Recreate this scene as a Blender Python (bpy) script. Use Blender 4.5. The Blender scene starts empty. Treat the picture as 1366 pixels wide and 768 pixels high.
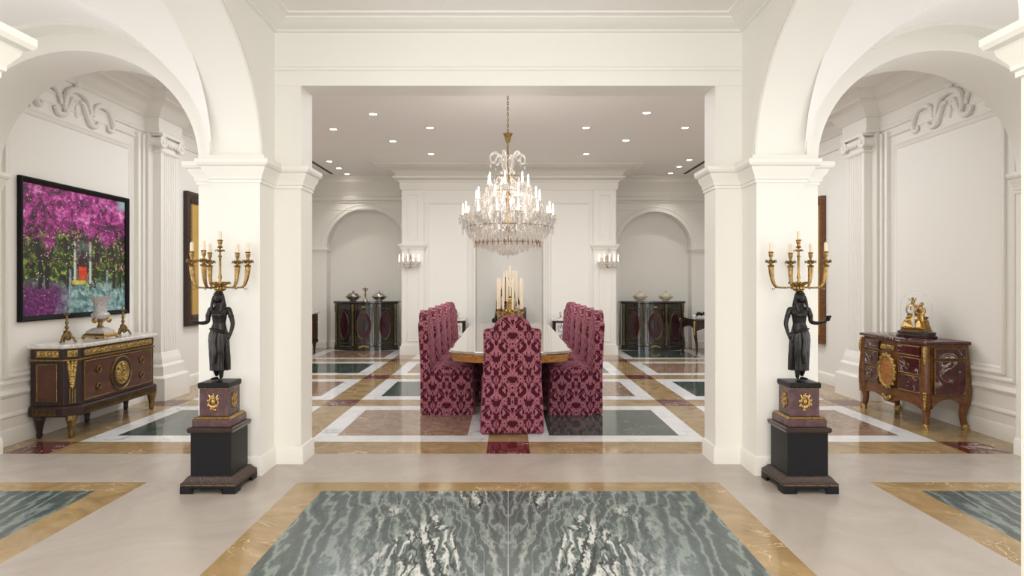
import bpy, bmesh, math, random
from mathutils import Vector, Matrix
PI = math.pi
random.seed(7)
scn = bpy.context.scene
COL = scn.collection

# ------------------------------------------------------------------ node materials
def nmat(name):
    m = bpy.data.materials.new(name); m.use_nodes = True
    nt = m.node_tree
    return m, nt, nt.nodes['Principled BSDF']
def lin(c):
    return tuple(((x/255)/12.92 if x/255 <= .04045 else ((x/255+.055)/1.055)**2.4) for x in c)+(1,)
def plain(name, rgb, rough=.5, metal=0, spec=.5, noise=0, scale=20, coat=0, bump=0, bscale=60):
    m, nt, b = nmat(name)
    b.inputs['Roughness'].default_value = rough
    b.inputs['Metallic'].default_value = metal
    b.inputs['Specular IOR Level'].default_value = spec
    b.inputs['Coat Weight'].default_value = coat
    b.inputs['Base Color'].default_value = lin(rgb)
    if noise:
        tc = nt.nodes.new('ShaderNodeTexCoord'); n = nt.nodes.new('ShaderNodeTexNoise')
        n.inputs['Scale'].default_value = scale; n.inputs['Detail'].default_value = 4
        r = nt.nodes.new('ShaderNodeValToRGB')
        r.color_ramp.elements[0].position = .3; r.color_ramp.elements[1].position = .7
        r.color_ramp.elements[0].color = lin([max(0, x*(1-noise)) for x in rgb])
        r.color_ramp.elements[1].color = lin([min(255, x*(1+noise)) for x in rgb])
        nt.links.new(tc.outputs['Object'], n.inputs['Vector'])
        nt.links.new(n.outputs['Fac'], r.inputs['Fac'])
        nt.links.new(r.outputs['Color'], b.inputs['Base Color'])
    if bump:
        tc = nt.nodes.new('ShaderNodeTexCoord'); n = nt.nodes.new('ShaderNodeTexNoise')
        n.inputs['Scale'].default_value = bscale
        bp = nt.nodes.new('ShaderNodeBump'); bp.inputs['Strength'].default_value = bump; bp.inputs['Distance'].default_value = .01
        nt.links.new(tc.outputs['Object'], n.inputs['Vector'])
        nt.links.new(n.outputs['Fac'], bp.inputs['Height']); nt.links.new(bp.outputs['Normal'], b.inputs['Normal'])
    return m
def emit(name, rgb, strength):
    m, nt, b = nmat(name)
    b.inputs['Base Color'].default_value = lin(rgb)
    b.inputs['Emission Color'].default_value = lin(rgb); b.inputs['Emission Strength'].default_value = strength
    return m
def marble(name, stops, scale=2.0, dist=2.0, rough=.1, vein=None, vscale=3.0, vwidth=.02, stretch=(1, 1, 1), rot=0, detail=8, spec=.5):
    """stops: [(pos, rgb)...] over a warped noise; vein: rgb of thin crack-like veins"""
    m, nt, b = nmat(name); N = nt.nodes; L = nt.links
    b.inputs['Roughness'].default_value = rough; b.inputs['Specular IOR Level'].default_value = spec
    tc = N.new('ShaderNodeTexCoord'); mp = N.new('ShaderNodeMapping')
    mp.inputs['Scale'].default_value = stretch; mp.inputs['Rotation'].default_value = (0, 0, rot)
    L.new(tc.outputs['Object'], mp.inputs['Vector'])
    n = N.new('ShaderNodeTexNoise'); n.inputs['Scale'].default_value = scale; n.inputs['Detail'].default_value = detail
    n.inputs['Distortion'].default_value = dist; n.inputs['Roughness'].default_value = .6
    L.new(mp.outputs['Vector'], n.inputs['Vector'])
    r = N.new('ShaderNodeValToRGB'); els = r.color_ramp.elements
    while len(els) < len(stops): els.new(.5)
    for e, (p, c) in zip(els, stops): e.position = p; e.color = lin(c)
    L.new(n.outputs['Fac'], r.inputs['Fac'])
    out = r.outputs['Color']
    if vein:
        n2 = N.new('ShaderNodeTexNoise'); n2.inputs['Scale'].default_value = vscale; n2.inputs['Detail'].default_value = 5
        n2.inputs['Distortion'].default_value = 1.2
        L.new(mp.outputs['Vector'], n2.inputs['Vector'])
        a = N.new('ShaderNodeMath'); a.operation = 'SUBTRACT'; a.inputs[1].default_value = .5
        ab = N.new('ShaderNodeMath'); ab.operation = 'ABSOLUTE'
        mr = N.new('ShaderNodeMapRange'); mr.inputs['From Min'].default_value = 0; mr.inputs['From Max'].default_value = vwidth
        mr.inputs['To Min'].default_value = 1; mr.inputs['To Max'].default_value = 0
        L.new(n2.outputs['Fac'], a.inputs[0]); L.new(a.outputs[0], ab.inputs[0]); L.new(ab.outputs[0], mr.inputs['Value'])
        n3 = N.new('ShaderNodeTexNoise'); n3.inputs['Scale'].default_value = vscale*.7
        L.new(mp.outputs['Vector'], n3.inputs['Vector'])
        mr3 = N.new('ShaderNodeMapRange'); mr3.inputs['From Min'].default_value = .45; mr3.inputs['From Max'].default_value = .6
        L.new(n3.outputs['Fac'], mr3.inputs['Value'])
        mu = N.new('ShaderNodeMath'); mu.operation = 'MULTIPLY'
        L.new(mr.outputs[0], mu.inputs[0]); L.new(mr3.outputs[0], mu.inputs[1])
        mx = N.new('ShaderNodeMix'); mx.data_type = 'RGBA'
        L.new(mu.outputs[0], mx.inputs['Factor']); L.new(out, mx.inputs[6]); mx.inputs[7].default_value = lin(vein)
        out = mx.outputs[2]
    L.new(out, b.inputs['Base Color'])
    return m

# ------------------------------------------------------------------ mesh builder
class MB:
    def __init__(s): s.v = []; s.f = []; s.mi = []; s.cur = 0
    def add(s, vs, fs):
        o = len(s.v); s.v += [tuple(v) for v in vs]
        s.f += [tuple(i+o for i in f) for f in fs]; s.mi += [s.cur]*len(fs)
        return s
    def box(s, x0, x1, y0, y1, z0, z1):
        x0, x1 = sorted((x0, x1)); y0, y1 = sorted((y0, y1)); z0, z1 = sorted((z0, z1))
        return s.add([(x0,y0,z0),(x1,y0,z0),(x1,y1,z0),(x0,y1,z0),(x0,y0,z1),(x1,y0,z1),(x1,y1,z1),(x0,y1,z1)],
              [(3,2,1,0),(4,5,6,7),(0,1,5,4),(1,2,6,5),(2,3,7,6),(3,0,4,7)])
    def prism(s, poly, a0, a1, axis='z'):
        """poly 2D; axis z: (x,y); y: (x,z); x: (y,z)"""
        def p(u, v, a): return {'z': (u, v, a), 'y': (u, a, v), 'x': (a, u, v)}[axis]
        n = len(poly)
        vs = [p(u, v, a0) for u, v in poly]+[p(u, v, a1) for u, v in poly]
        fs = [tuple(range(n-1, -1, -1)), tuple(range(n, 2*n))]+[(i, (i+1) % n, (i+1) % n+n, i+n) for i in range(n)]
        return s.add(vs, fs)
    def rings(s, rs, close=True, cap0=True, cap1=True):
        n = len(rs[0]); vs = [p for r in rs for p in r]; fs = []
        for k in range(len(rs)-1):
            for i in range(n if close else n-1):
                j = (i+1) % n
                fs.append((k*n+i, k*n+j, (k+1)*n+j, (k+1)*n+i))
        if cap0 and close: fs.append(tuple(range(n-1, -1, -1)))
        if cap1 and close: fs.append(tuple(range((len(rs)-1)*n, len(rs)*n)))
        return s.add(vs, fs)
    def lathe(s, prof, c=(0,0,0), seg=24, sx=1, sy=1):
        rs = [[(c[0]+r*sx*math.cos(2*PI*i/seg), c[1]+r*sy*math.sin(2*PI*i/seg), c[2]+z) for i in range(seg)] for r, z in prof]
        return s.rings(rs)
    def rectstack(s, prof, cx, cy, w, dp):
        """prof: (offset, z): rectangle w x dp grown by offset"""
        return s.rings([[(cx-w/2-o, cy-dp/2-o, z), (cx+w/2+o, cy-dp/2-o, z), (cx+w/2+o, cy+dp/2+o, z), (cx-w/2-o, cy+dp/2+o, z)] for o, z in prof])
    def tube(s, pts, rad, seg=8, cap=True):
        pts = [Vector(p) for p in pts]; n = len(pts)
        if not hasattr(rad, '__len__'): rad = [rad]*n
        rs = []; up = None
        for i, p in enumerate(pts):
            t = (pts[min(i+1, n-1)]-pts[max(i-1, 0)])
            t = t.normalized() if t.length > 1e-9 else Vector((0,0,1))
            if up is None:
                up = Vector((0,0,1)) if abs(t.z) < .9 else Vector((1,0,0))
            a = t.cross(up); a.normalize(); up = a.cross(t); up.normalize()
            rs.append([p+(a*math.cos(2*PI*k/seg)+up*math.sin(2*PI*k/seg))*rad[i] for k in range(seg)])
        return s.rings(rs, cap0=cap, cap1=cap)
    def ell(s, c, r, seg=12, rn=8, rot=None):
        if not hasattr(r, '__len__'): r = (r, r, r)
        rs = []
        for j in range(rn+1):
            ph = -PI/2+PI*j/rn
            ph = max(-PI/2+.02, min(PI/2-.02, ph))
            ring = []
            for i in range(seg):
                v = Vector((r[0]*math.cos(ph)*math.cos(2*PI*i/seg), r[1]*math.cos(ph)*math.sin(2*PI*i/seg), r[2]*math.sin(ph)))
                if rot: v = rot @ v
                ring.append(Vector(c)+v)
            rs.append(ring)
        return s.rings(rs)
    def sweep(s, prof, path, closed=False, caps=True):
        """prof (o, z): o is offset to the LEFT of the path direction; path 2D plan"""
        P = [Vector(p) for p in path]; n = len(P)
        ns = []
        for i in range(n):
            dirs = []
            if closed or i > 0: dirs.append((P[i]-P[i-1]).normalized())
            if closed or i < n-1: dirs.append((P[(i+1) % n]-P[i]).normalized())
            nn = [Vector((-d.y, d.x)) for d in dirs]
            if len(nn) == 2:
                m = nn[0]+nn[1]
                m = m/(1+nn[0].dot(nn[1])) if 1+nn[0].dot(nn[1]) > 1e-6 else nn[0]
            else: m = nn[0]
            ns.append(m)
        rs = [[(P[i].x+ns[i].x*o, P[i].y+ns[i].y*o, z) for o, z in prof] for i in range(n)]
        m = len(prof); vs = [p for r in rs for p in r]; fs = []
        for k in range(n if closed else n-1):
            k2 = (k+1) % n
            for i in range(m-1):
                fs.append((k*m+i, k2*m+i, k2*m+i+1, k*m+i+1))
        if caps and not closed:
            fs.append(tuple(range(m))); fs.append(tuple(range((n-1)*m+m-1, (n-1)*m-1, -1)))
        return s.add(vs, fs)
    def frame(s, plane, pos, sgn, a0, a1, z0, z1, prof, fill=False):
        """nested rectangles on a plane (x or y = pos); prof (inset, height)"""
        rs = []
        for ins, h in prof:
            q = [(a0+ins, z0+ins), (a1-ins, z0+ins), (a1-ins, z1-ins), (a0+ins, z1-ins)]
            rs.append([((pos+sgn*h, a, z) if plane == 'x' else (a, pos+sgn*h, z)) for a, z in q])
        return s.rings(rs, cap0=False, cap1=fill)
    def xf(s, M):
        s.v = [tuple(M @ Vector(v)) for v in s.v]; return s
    def join(s, o, M=None):
        c = s.cur
        vs = [M @ Vector(v) for v in o.v] if M else o.v
        off = len(s.v); s.v += [tuple(v) for v in vs]
        s.f += [tuple(i+off for i in f) for f in o.f]; s.mi += list(o.mi)
        return s
    def mesh(s, name, smooth=40, bevel=0):
        me = bpy.data.meshes.new(name); me.from_pydata(s.v, [], s.f); me.validate()
        bm = bmesh.new(); bm.from_mesh(me)
        bmesh.ops.recalc_face_normals(bm, faces=bm.faces)
        if bevel:
            es = [e for e in bm.edges if len(e.link_faces) == 2 and e.calc_face_angle(0) > .6]
            bmesh.ops.bevel(bm, geom=es, offset=bevel, segments=2, profile=.5, affect='EDGES', clamp_overlap=True)
        bm.to_mesh(me); bm.free()
        if smooth:
            me.polygons.foreach_set('use_smooth', [True]*len(me.polygons))
            me.set_sharp_from_angle(angle=math.radians(smooth))
        return me
    def build(s, name, mat, parent=None, smooth=40, bevel=0, loc=None):
        me = s.mesh(name, smooth, bevel)
        if not isinstance(mat, (list, tuple)): mat = [mat]
        for m in mat: me.materials.append(m)
        if len(mat) > 1 and len(me.polygons) == len(s.mi) and not bevel:
            me.polygons.foreach_set('material_index', s.mi)
        o = bpy.data.objects.new(name, me); COL.objects.link(o)
        if parent: o.parent = parent
        if loc: o.location = loc
        return o

def tag(o, label=None, cat=None, group=None, kind=None):
    if label: o['label'] = label
    if cat: o['category'] = cat
    if group: o['group'] = group
    if kind: o['kind'] = kind
    return o
def struct(mb, name, mat, smooth=40, bevel=0):
    return tag(mb.build(name, mat, None, smooth, bevel), kind='structure')
def thing(name, label, cat, loc=(0,0,0), rz=0, group=None):
    o = bpy.data.objects.new(name, None); COL.objects.link(o)
    o.empty_display_size = .1
    o.location = loc; o.rotation_euler = (0, 0, rz)
    return tag(o, label, cat, group)
def dup(root, loc, rz=0, label=None, group=None, scale=None):
    r = root.copy(); COL.objects.link(r); r.location = loc; r.rotation_euler = (0, 0, rz)
    if scale: r.scale = scale
    if label: r['label'] = label
    if group: r['group'] = group
    for ch in list(root.children):
        c = ch.copy(); COL.objects.link(c); c.parent = r
        for g in list(ch.children):
            d = g.copy(); COL.objects.link(d); d.parent = c
    return r
def arc(cx, cz, rx, rz, a0, a1, n):
    return [(cx+rx*math.cos(a0+(a1-a0)*i/n), cz+rz*math.sin(a0+(a1-a0)*i/n)) for i in range(n+1)]
def spl(pts, n=8):
    """Catmull-Rom through points"""
    P = [Vector(p) for p in pts]; out = []
    for i in range(len(P)-1):
        p0 = P[max(i-1, 0)]; p1 = P[i]; p2 = P[i+1]; p3 = P[min(i+2, len(P)-1)]
        for k in range(n):
            t = k/n
            out.append(.5*((2*p1)+(p2-p0)*t+(2*p0-5*p1+4*p2-p3)*t*t+(3*p1-p0-3*p2+p3)*t**3))
    out.append(P[-1]); return out
def lerpl(vals, n):
    """resample radii list to n"""
    m = len(vals)-1; return [vals[min(int(i/(n-1)*m), m-1)]*(1-(i/(n-1)*m-min(int(i/(n-1)*m), m-1)))+vals[min(int(i/(n-1)*m), m-1)+1]*(i/(n-1)*m-min(int(i/(n-1)*m), m-1)) for i in range(n)]
# ------------------------------------------------------------------ materials
M = {}
M['paint'] = plain('cream_paint', (240, 237, 230), .45, spec=.35)
M['ceil'] = plain('ceiling_paint', (246, 243, 240), .8, spec=.2)
M['ivory'] = marble('ivory_marble', [(.3, (172, 161, 152)), (.5, (180, 170, 161)), (.7, (186, 177, 168))], 1.2, 2.5, .24, vein=(164, 152, 142), vscale=.6, vwidth=.003)
M['ochre'] = marble('ochre_marble', [(.25, (138, 114, 79)), (.5, (162, 136, 97)), (.75, (180, 156, 119))], 2.2, 2.5, .09, vein=(224, 200, 160), vscale=3, vwidth=.008)
M['white'] = marble('white_marble', [(.25, (214, 214, 218)), (.5, (232, 232, 234)), (.75, (240, 240, 240))], 2.5, 2.5, .1, vein=(180, 182, 190), vscale=1.6, vwidth=.015)
M['green'] = marble('green_marble', [(.25, (34, 46, 46)), (.5, (62, 78, 74)), (.66, (86, 102, 94)), (.8, (120, 132, 122))], 4, 3.5, .08, vein=(140, 152, 142), vscale=4, vwidth=.008)
M['tan'] = marble('tan_marble', [(.25, (122, 100, 86)), (.5, (150, 122, 104)), (.75, (172, 150, 128))], 3, 3, .08, vein=(214, 196, 170), vscale=2.4, vwidth=.008)
M['red'] = marble('red_marble', [(.25, (66, 22, 25)), (.5, (94, 34, 35)), (.75, (116, 52, 50))], 5, 2.5, .1, vein=(226, 204, 196), vscale=5, vwidth=.02)
def slab_mat():
    m, nt, b = nmat('green_wave_marble'); N = nt.nodes; L = nt.links
    b.inputs['Roughness'].default_value = .22
    tc = N.new('ShaderNodeTexCoord'); sp = N.new('ShaderNodeSeparateXYZ'); L.new(tc.outputs['Object'], sp.inputs[0])
    ab = N.new('ShaderNodeMath'); ab.operation = 'ABSOLUTE'; L.new(sp.outputs[0], ab.inputs[0])
    cb = N.new('ShaderNodeCombineXYZ'); L.new(ab.outputs[0], cb.inputs[0]); L.new(sp.outputs[1], cb.inputs[1])
    mp = N.new('ShaderNodeMapping'); mp.inputs['Rotation'].default_value = (0, 0, math.radians(32)); mp.inputs['Scale'].default_value = (2.4, .75, 1)
    L.new(cb.outputs[0], mp.inputs['Vector'])
    def noise(scale, dist, detail, rough=.6):
        n = N.new('ShaderNodeTexNoise'); n.inputs['Scale'].default_value = scale; n.inputs['Distortion'].default_value = dist
        n.inputs['Detail'].default_value = detail; n.inputs['Roughness'].default_value = rough
        L.new(mp.outputs[0], n.inputs['Vector']); return n
    def ramp(src, stops):
        r = N.new('ShaderNodeValToRGB'); els = r.color_ramp.elements
        while len(els) < len(stops): els.new(.5)
        for e, (p, c) in zip(els, stops): e.position = p; e.color = lin(c)
        L.new(src, r.inputs['Fac']); return r.outputs['Color']
    def wave(scale, dist, dscale, detail=6, rough=.62):
        n = N.new('ShaderNodeTexWave'); n.wave_type = 'BANDS'; n.bands_direction = 'X'; n.wave_profile = 'SIN'
        n.inputs['Scale'].default_value = scale; n.inputs['Distortion'].default_value = dist; n.inputs['Detail'].default_value = detail
        n.inputs['Detail Scale'].default_value = dscale; n.inputs['Detail Roughness'].default_value = rough
        L.new(mp.outputs[0], n.inputs['Vector']); return n.outputs['Fac']
    def mul(a_, b_):
        q = N.new('ShaderNodeMath'); q.operation = 'MULTIPLY'; L.new(a_, q.inputs[0]); L.new(b_, q.inputs[1]); return q.outputs[0]
    def mix(f_, a_, rgb):
        x = N.new('ShaderNodeMix'); x.data_type = 'RGBA'; L.new(f_, x.inputs['Factor']); L.new(a_, x.inputs[6]); x.inputs[7].default_value = lin(rgb); return x.outputs[2]
    base = ramp(wave(1.5, 13, 1.5, 8, .62), [(.05, (66, 77, 78)), (.3, (80, 92, 92)), (.5, (68, 81, 78)), (.68, (88, 101, 98)), (.82, (98, 110, 107)), (.95, (124, 135, 131))])
    mid = ramp(ab.outputs[0], [(.0, (150, 150, 150)), (.12, (255, 255, 255)), (.62, (255, 255, 255)), (.95, (40, 40, 40))])
    d = noise(.75, .8, 2); dm = mul(ramp(d.outputs['Fac'], [(.45, (0, 0, 0)), (.56, (255, 255, 255))]), mid)
    w = mul(ramp(wave(1.7, 17, 1.2, 6, .6), [(.66, (0, 0, 0)), (.78, (255, 255, 255)), (.86, (60, 60, 60)), (.93, (255, 255, 255))]), dm)
    col = mix(w, base, (206, 208, 204))
    hair = mul(ramp(wave(2.6, 14, 1.2, 5, .55), [(.90, (0, 0, 0)), (.97, (170, 170, 170))]), mid)
    col = mix(hair, col, (168, 178, 172))
    dk = mul(ramp(wave(1.9, 15, 1.3, 6, .6), [(.86, (0, 0, 0)), (.95, (255, 255, 255))]), dm)
    mx2 = N.new('ShaderNodeMix'); mx2.data_type = 'RGBA'; L.new(dk, mx2.inputs['Factor']); L.new(col, mx2.inputs[6]); mx2.inputs[7].default_value = lin((36, 44, 44))
    # thin pale joints between the four slabs
    def joint(x0):
        s_ = N.new('ShaderNodeMath'); s_.operation = 'SUBTRACT'; s_.inputs[1].default_value = x0; L.new(sp.outputs[0], s_.inputs[0])
        t_ = N.new('ShaderNodeMath'); t_.operation = 'ABSOLUTE'; L.new(s_.outputs[0], t_.inputs[0])
        u_ = N.new('ShaderNodeMath'); u_.operation = 'LESS_THAN'; u_.inputs[1].default_value = .0025; L.new(t_.outputs[0], u_.inputs[0]); return u_.outputs[0]
    mx3 = N.new('ShaderNodeMix'); mx3.data_type = 'RGBA'; L.new(joint(0), mx3.inputs['Factor']); L.new(mx2.outputs[2], mx3.inputs[6]); mx3.inputs[7].default_value = lin((160, 165, 160))
    L.new(mx3.outputs[2], b.inputs['Base Color'])
    return m
M['slab'] = slab_mat()
M['bronze'] = plain('dark_bronze', (40, 37, 36), .34, .6, noise=.25, scale=30)
M['gold'] = plain('gilt_bronze', (178, 147, 92), .3, 1, noise=.12, scale=60)
M['oldgold'] = plain('antique_gilt', (150, 122, 77), .38, 1, noise=.2, scale=60)
M['brass'] = plain('dull_brass', (134, 112, 72), .42, 1, noise=.2, scale=50)
M['wax'] = plain('ivory_wax', (236, 220, 194), .5)
M['black'] = plain('black_lacquer', (22, 21, 24), .4, spec=.25)
M['mahog'] = plain('dark_mahogany', (42, 20, 19), .3, noise=.18, scale=14, coat=.15)
M['darkwood'] = plain('dark_wood', (46, 28, 24), .3, noise=.2, scale=20, coat=.2)
M['porph'] = marble('porphyry', [(.3, (66, 44, 48)), (.5, (84, 58, 62)), (.7, (106, 78, 78))], 14, 1, .25)
M['porphd'] = marble('dark_porphyry', [(.3, (70, 40, 42)), (.6, (98, 60, 58))], 12, 1, .25)
M['glow'] = emit('lamp_glow', (255, 244, 226), 9)
M['bulb'] = emit('bulb_glow', (255, 240, 224), 1.7)
M['chrome'] = plain('silver', (196, 190, 182), .22, 1, noise=.15, scale=40)
M['slot'] = plain('slot_dark', (52, 46, 42), .7)
# ------------------------------------------------------------------ the setting
XL, XR, YB = -4.45, 4.555, 13.8
ZC, ZH = 3.75, 3.545
P = M['paint']
# ---- floor: inlaid marble, one mesh of many slots
FM = ['ivory', 'ochre', 'white', 'green', 'tan', 'red', 'slab']
fl = MB()
def cellgrid(xs, ys, fn):
    xs = sorted(set(xs)); ys = sorted(set(ys))
    for i in range(len(xs)-1):
        for j in range(len(ys)-1):
            fl.cur = FM.index(fn((xs[i]+xs[i+1])/2, (ys[j]+ys[j+1])/2))
            fl.add([(xs[i], ys[j], 0), (xs[i+1], ys[j], 0), (xs[i+1], ys[j+1], 0), (xs[i], ys[j+1], 0)], [(0,1,2,3)])
def hall_fn(x, y):
    ax = abs(x)
    if y < 4.56 and ax < 1.525: return 'slab' if (y < 4.37 and ax < 1.30) else 'ochre'
    if 2.46 < y < 4.56 and 2.615 < ax < 4.05: return 'slab' if (2.65 < y < 4.37 and 2.86 < ax < 3.8) else 'ochre'
    return 'ivory'
cellgrid([-5.2, 5.2, -1.525, -1.3, 1.3, 1.525, -2.615, 2.615, -2.86, 2.86, 3.8, -3.8, 4.05, -4.05], [-3.2, 2.46, 2.65, 4.37, 4.56, 5.32], hall_fn)
bx, by = [-5.2, 5.2], [5.32]
PX = [-4.08, -2.0, 0, 2.0, 4.08]
for c in PX: bx += [c-.185, c+.185]
for a, b in zip(PX[:-1], PX[1:]): bx += [a+.385, b-.385]
PY = [5.52+2.045*k for k in range(5)]
for c in PY: by += [c-.2, c+.2]
for a, b in zip(PY[:-1], PY[1:]): by += [a+.43, b-.43]
by = [y for y in by if y >= 5.32]+[14.4]
def din_fn(x, y):
    inx = min(abs(x-c) for c in PX) < .185; iny = min(abs(y-c) for c in PY) < .2
    if inx and iny: return 'red'
    if inx or iny or abs(x) > 4.08: return 'ochre'
    i = [k for k in range(4) if PX[k] < x < PX[k+1]][0]; j = int((y-PY[0])//2.045)
    if PX[i]+.385 < x < PX[i+1]-.385 and PY[0]+2.045*j+.43 < y < PY[0]+2.045*(j+1)-.43:
        return 'green' if (i+j) % 2 == 0 else 'tan'
    return 'white'
cellgrid(bx, by, din_fn)
fo = fl.build('floor', [M[k] for k in FM], None, 0); tag(fo, kind='structure')
fo.data.polygons.foreach_set('material_index', fl.mi)

def arch_poly(x0, x1, z1, cx, rx, zs, rz, n=40):
    return [(x0, 0), (cx-rx, 0)]+[(cx-rx*math.cos(PI*i/n), zs+rz*math.sin(PI*i/n)) for i in range(n+1)]+[(cx+rx, 0), (x1, 0), (x1, z1), (x0, z1)]
CAP = [(0, 2.195), (.012, 2.195), (.012, 2.215), (.022, 2.222), (.024, 2.245), (.05, 2.285), (.058, 2.31), (.078, 2.318), (.088, 2.335), (.088, 2.362), (0, 2.362)]
BASE = [(0, 0), (.02, 0), (.02, .115), (.012, .135), (0, .14)]
CROWN = [(0, ZH-.105), (.02, ZH-.10), (.02, ZH-.085), (.05, ZH-.075), (.10, ZH-.045), (.125, ZH-.035), (.125, ZH-.02), (.165, ZH-.012), (.17, ZH), (0, ZH)]

# ---- wall between the hall and the dining room: square opening and two arches
w = MB()
w.prism([(-1.87, 0), (-1.655, 0), (-1.655, 3.02), (1.655, 3.02), (1.655, 0), (1.87, 0), (1.87, 3.62), (-1.87, 3.62)], 5.03, 5.31, 'y')
for s in (-1, 1):
    pl = arch_poly(2.0, 5.2, 4.0, 3.333, .948, 2.37, .862)
    w.prism([(s*x, z) for x, z in pl], 4.85, 5.31, 'y')
    pl = [(2.229, 2.37), (3.333-1.075, 2.37)]+arch_poly(2.0, 5.2, 3.62, 3.333, 1.075, 2.37, 1.0)[2:-3]+[(5.2, 2.37), (5.2, 3.62), (2.229, 3.62)]
    w.prism([(s*x, z) for x, z in pl], 4.70, 4.85, 'y')
w.box(-5.2, 5.2, 5.03, 5.31, 3.6, 4.0)
struct(w, 'wall_front', P, 30)
# ---- arcades along the hall
YA = [(2.29, 4.73), (-.75, 1.69)]
for s, nm in ((-1, 'left'), (1, 'right')):
    a = MB()
    pl = [(-1.6, 0), (-.75, 0)]
    for y0, y1 in reversed(YA):
        c = (y0+y1)/2; r = (y1-y0)/2
        pl += [(c-r*math.cos(PI*i/40), 2.37+1.0*math.sin(PI*i/40)) for i in range(41)]+[((y1, 0))]
        if y1 < 2: pl += [(2.29, 0)]
    pl += [(5.03, 0), (5.03, 3.62), (-1.6, 3.62)]
    a.prism(pl, s*1.865, s*2.228, 'x')
    struct(a, 'wall_arcade_'+nm, P, 30)
    # bead along the arch edge on the hall side
    t = MB()
    for y0, y1 in YA:
        c = (y0+y1)/2; r = (y1-y0)/2
        for dr, rad, off in ((.012, .011, .0), (.05, .007, .0)):
            t.tube([(s*(1.863-off), y0-dr if False else c-(r+dr)*math.cos(PI*i/40), 2.37+(1.0+dr)*math.sin(PI*i/40)) for i in range(41)], rad, 6)
    tag(t.build('trim_'+('1' if s < 0 else '2'), P), kind='structure')
    # imposts and plinths
    t = MB()
    for y0, y1 in ((4.73, None), (1.69, 2.29), (-1.6, -.75)):
        if y1 is None:
            # far pier, pilaster of the square opening and the arch jamb are one run
            run = [(2.385, 5.31), (2.385, 4.85), (2.228, 4.85), (2.228, 4.73), (1.865, 4.73), (1.865, 5.03), (1.655, 5.03), (1.655, 5.31)]
            run = [(s*x, y) for x, y in run]
            pa = run if s > 0 else run[::-1]
            # offset must face the open side
            t.sweep(CAP, pa if s > 0 else pa); t.sweep(BASE, pa)
        else:
            rect = [(s*1.865, y0), (s*2.228, y0), (s*2.228, y1), (s*1.865, y1)]
            pa = rect[::-1] if s > 0 else rect
            t.sweep(CAP, pa, True); t.sweep(BASE, pa, True)
    run = [(s*4.281, 5.31), (s*4.281, 4.85), (s*4.41, 4.85), (s*4.41, 4.70)]
    pa = run[::-1] if s > 0 else run
    t.sweep(CAP, pa); t.sweep(BASE, pa)
    # second thinner abacus on the arcade pier
    ab = [(0, 2.362), (.045, 2.362), (.05, 2.375), (.05, 2.395), (.03, 2.4), (0, 2.4)]
    run = [(s*2.228, 4.85), (s*2.228, 4.73), (s*1.865, 4.73), (s*1.865, 5.03)]
    t.sweep(ab, run if s > 0 else run[::-1])
    # raised bead on the pilaster
    t.box(s*1.662, s*1.672, 5.022, 5.03, .14, 2.2)
    t.box(s*1.662, s*1.672, 5.022, 5.03, 2.36, 3.02)
    t.box(s*1.855, s*1.865, 5.022, 5.03, .14, 2.2)
    tag(t.build('trim_'+('3' if s < 0 else '4'), P, None, 30), kind='structure')
# crown and fillet round the hall
t = MB()
t.sweep(CROWN, [(1.865, -1.6), (1.865, 5.03), (-1.865, 5.03), (-1.865, -1.6)])
t.sweep([(0, 3.135), (.012, 3.135), (.018, 3.145), (.018, 3.16), (.006, 3.168), (0, 3.168)], [(1.865, 5.03), (-1.865, 5.03)])
t.sweep([(0, 3.015), (.006, 3.015), (.006, 3.03), (0, 3.03)], [(1.865, 5.03), (-1.865, 5.03)])
tag(t.build('trim_5', P, None, 30), kind='structure')
# ceilings
c = MB(); c.box(-2.0, 2.0, -3.2, 5.03, ZH, ZH+.08); struct(c, 'ceiling', M['ceil'])
c = MB(); c.box(-5.2, 5.2, 5.31, 14.4, ZC, ZC+.1); struct(c, 'ceiling', M['ceil'])
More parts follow.
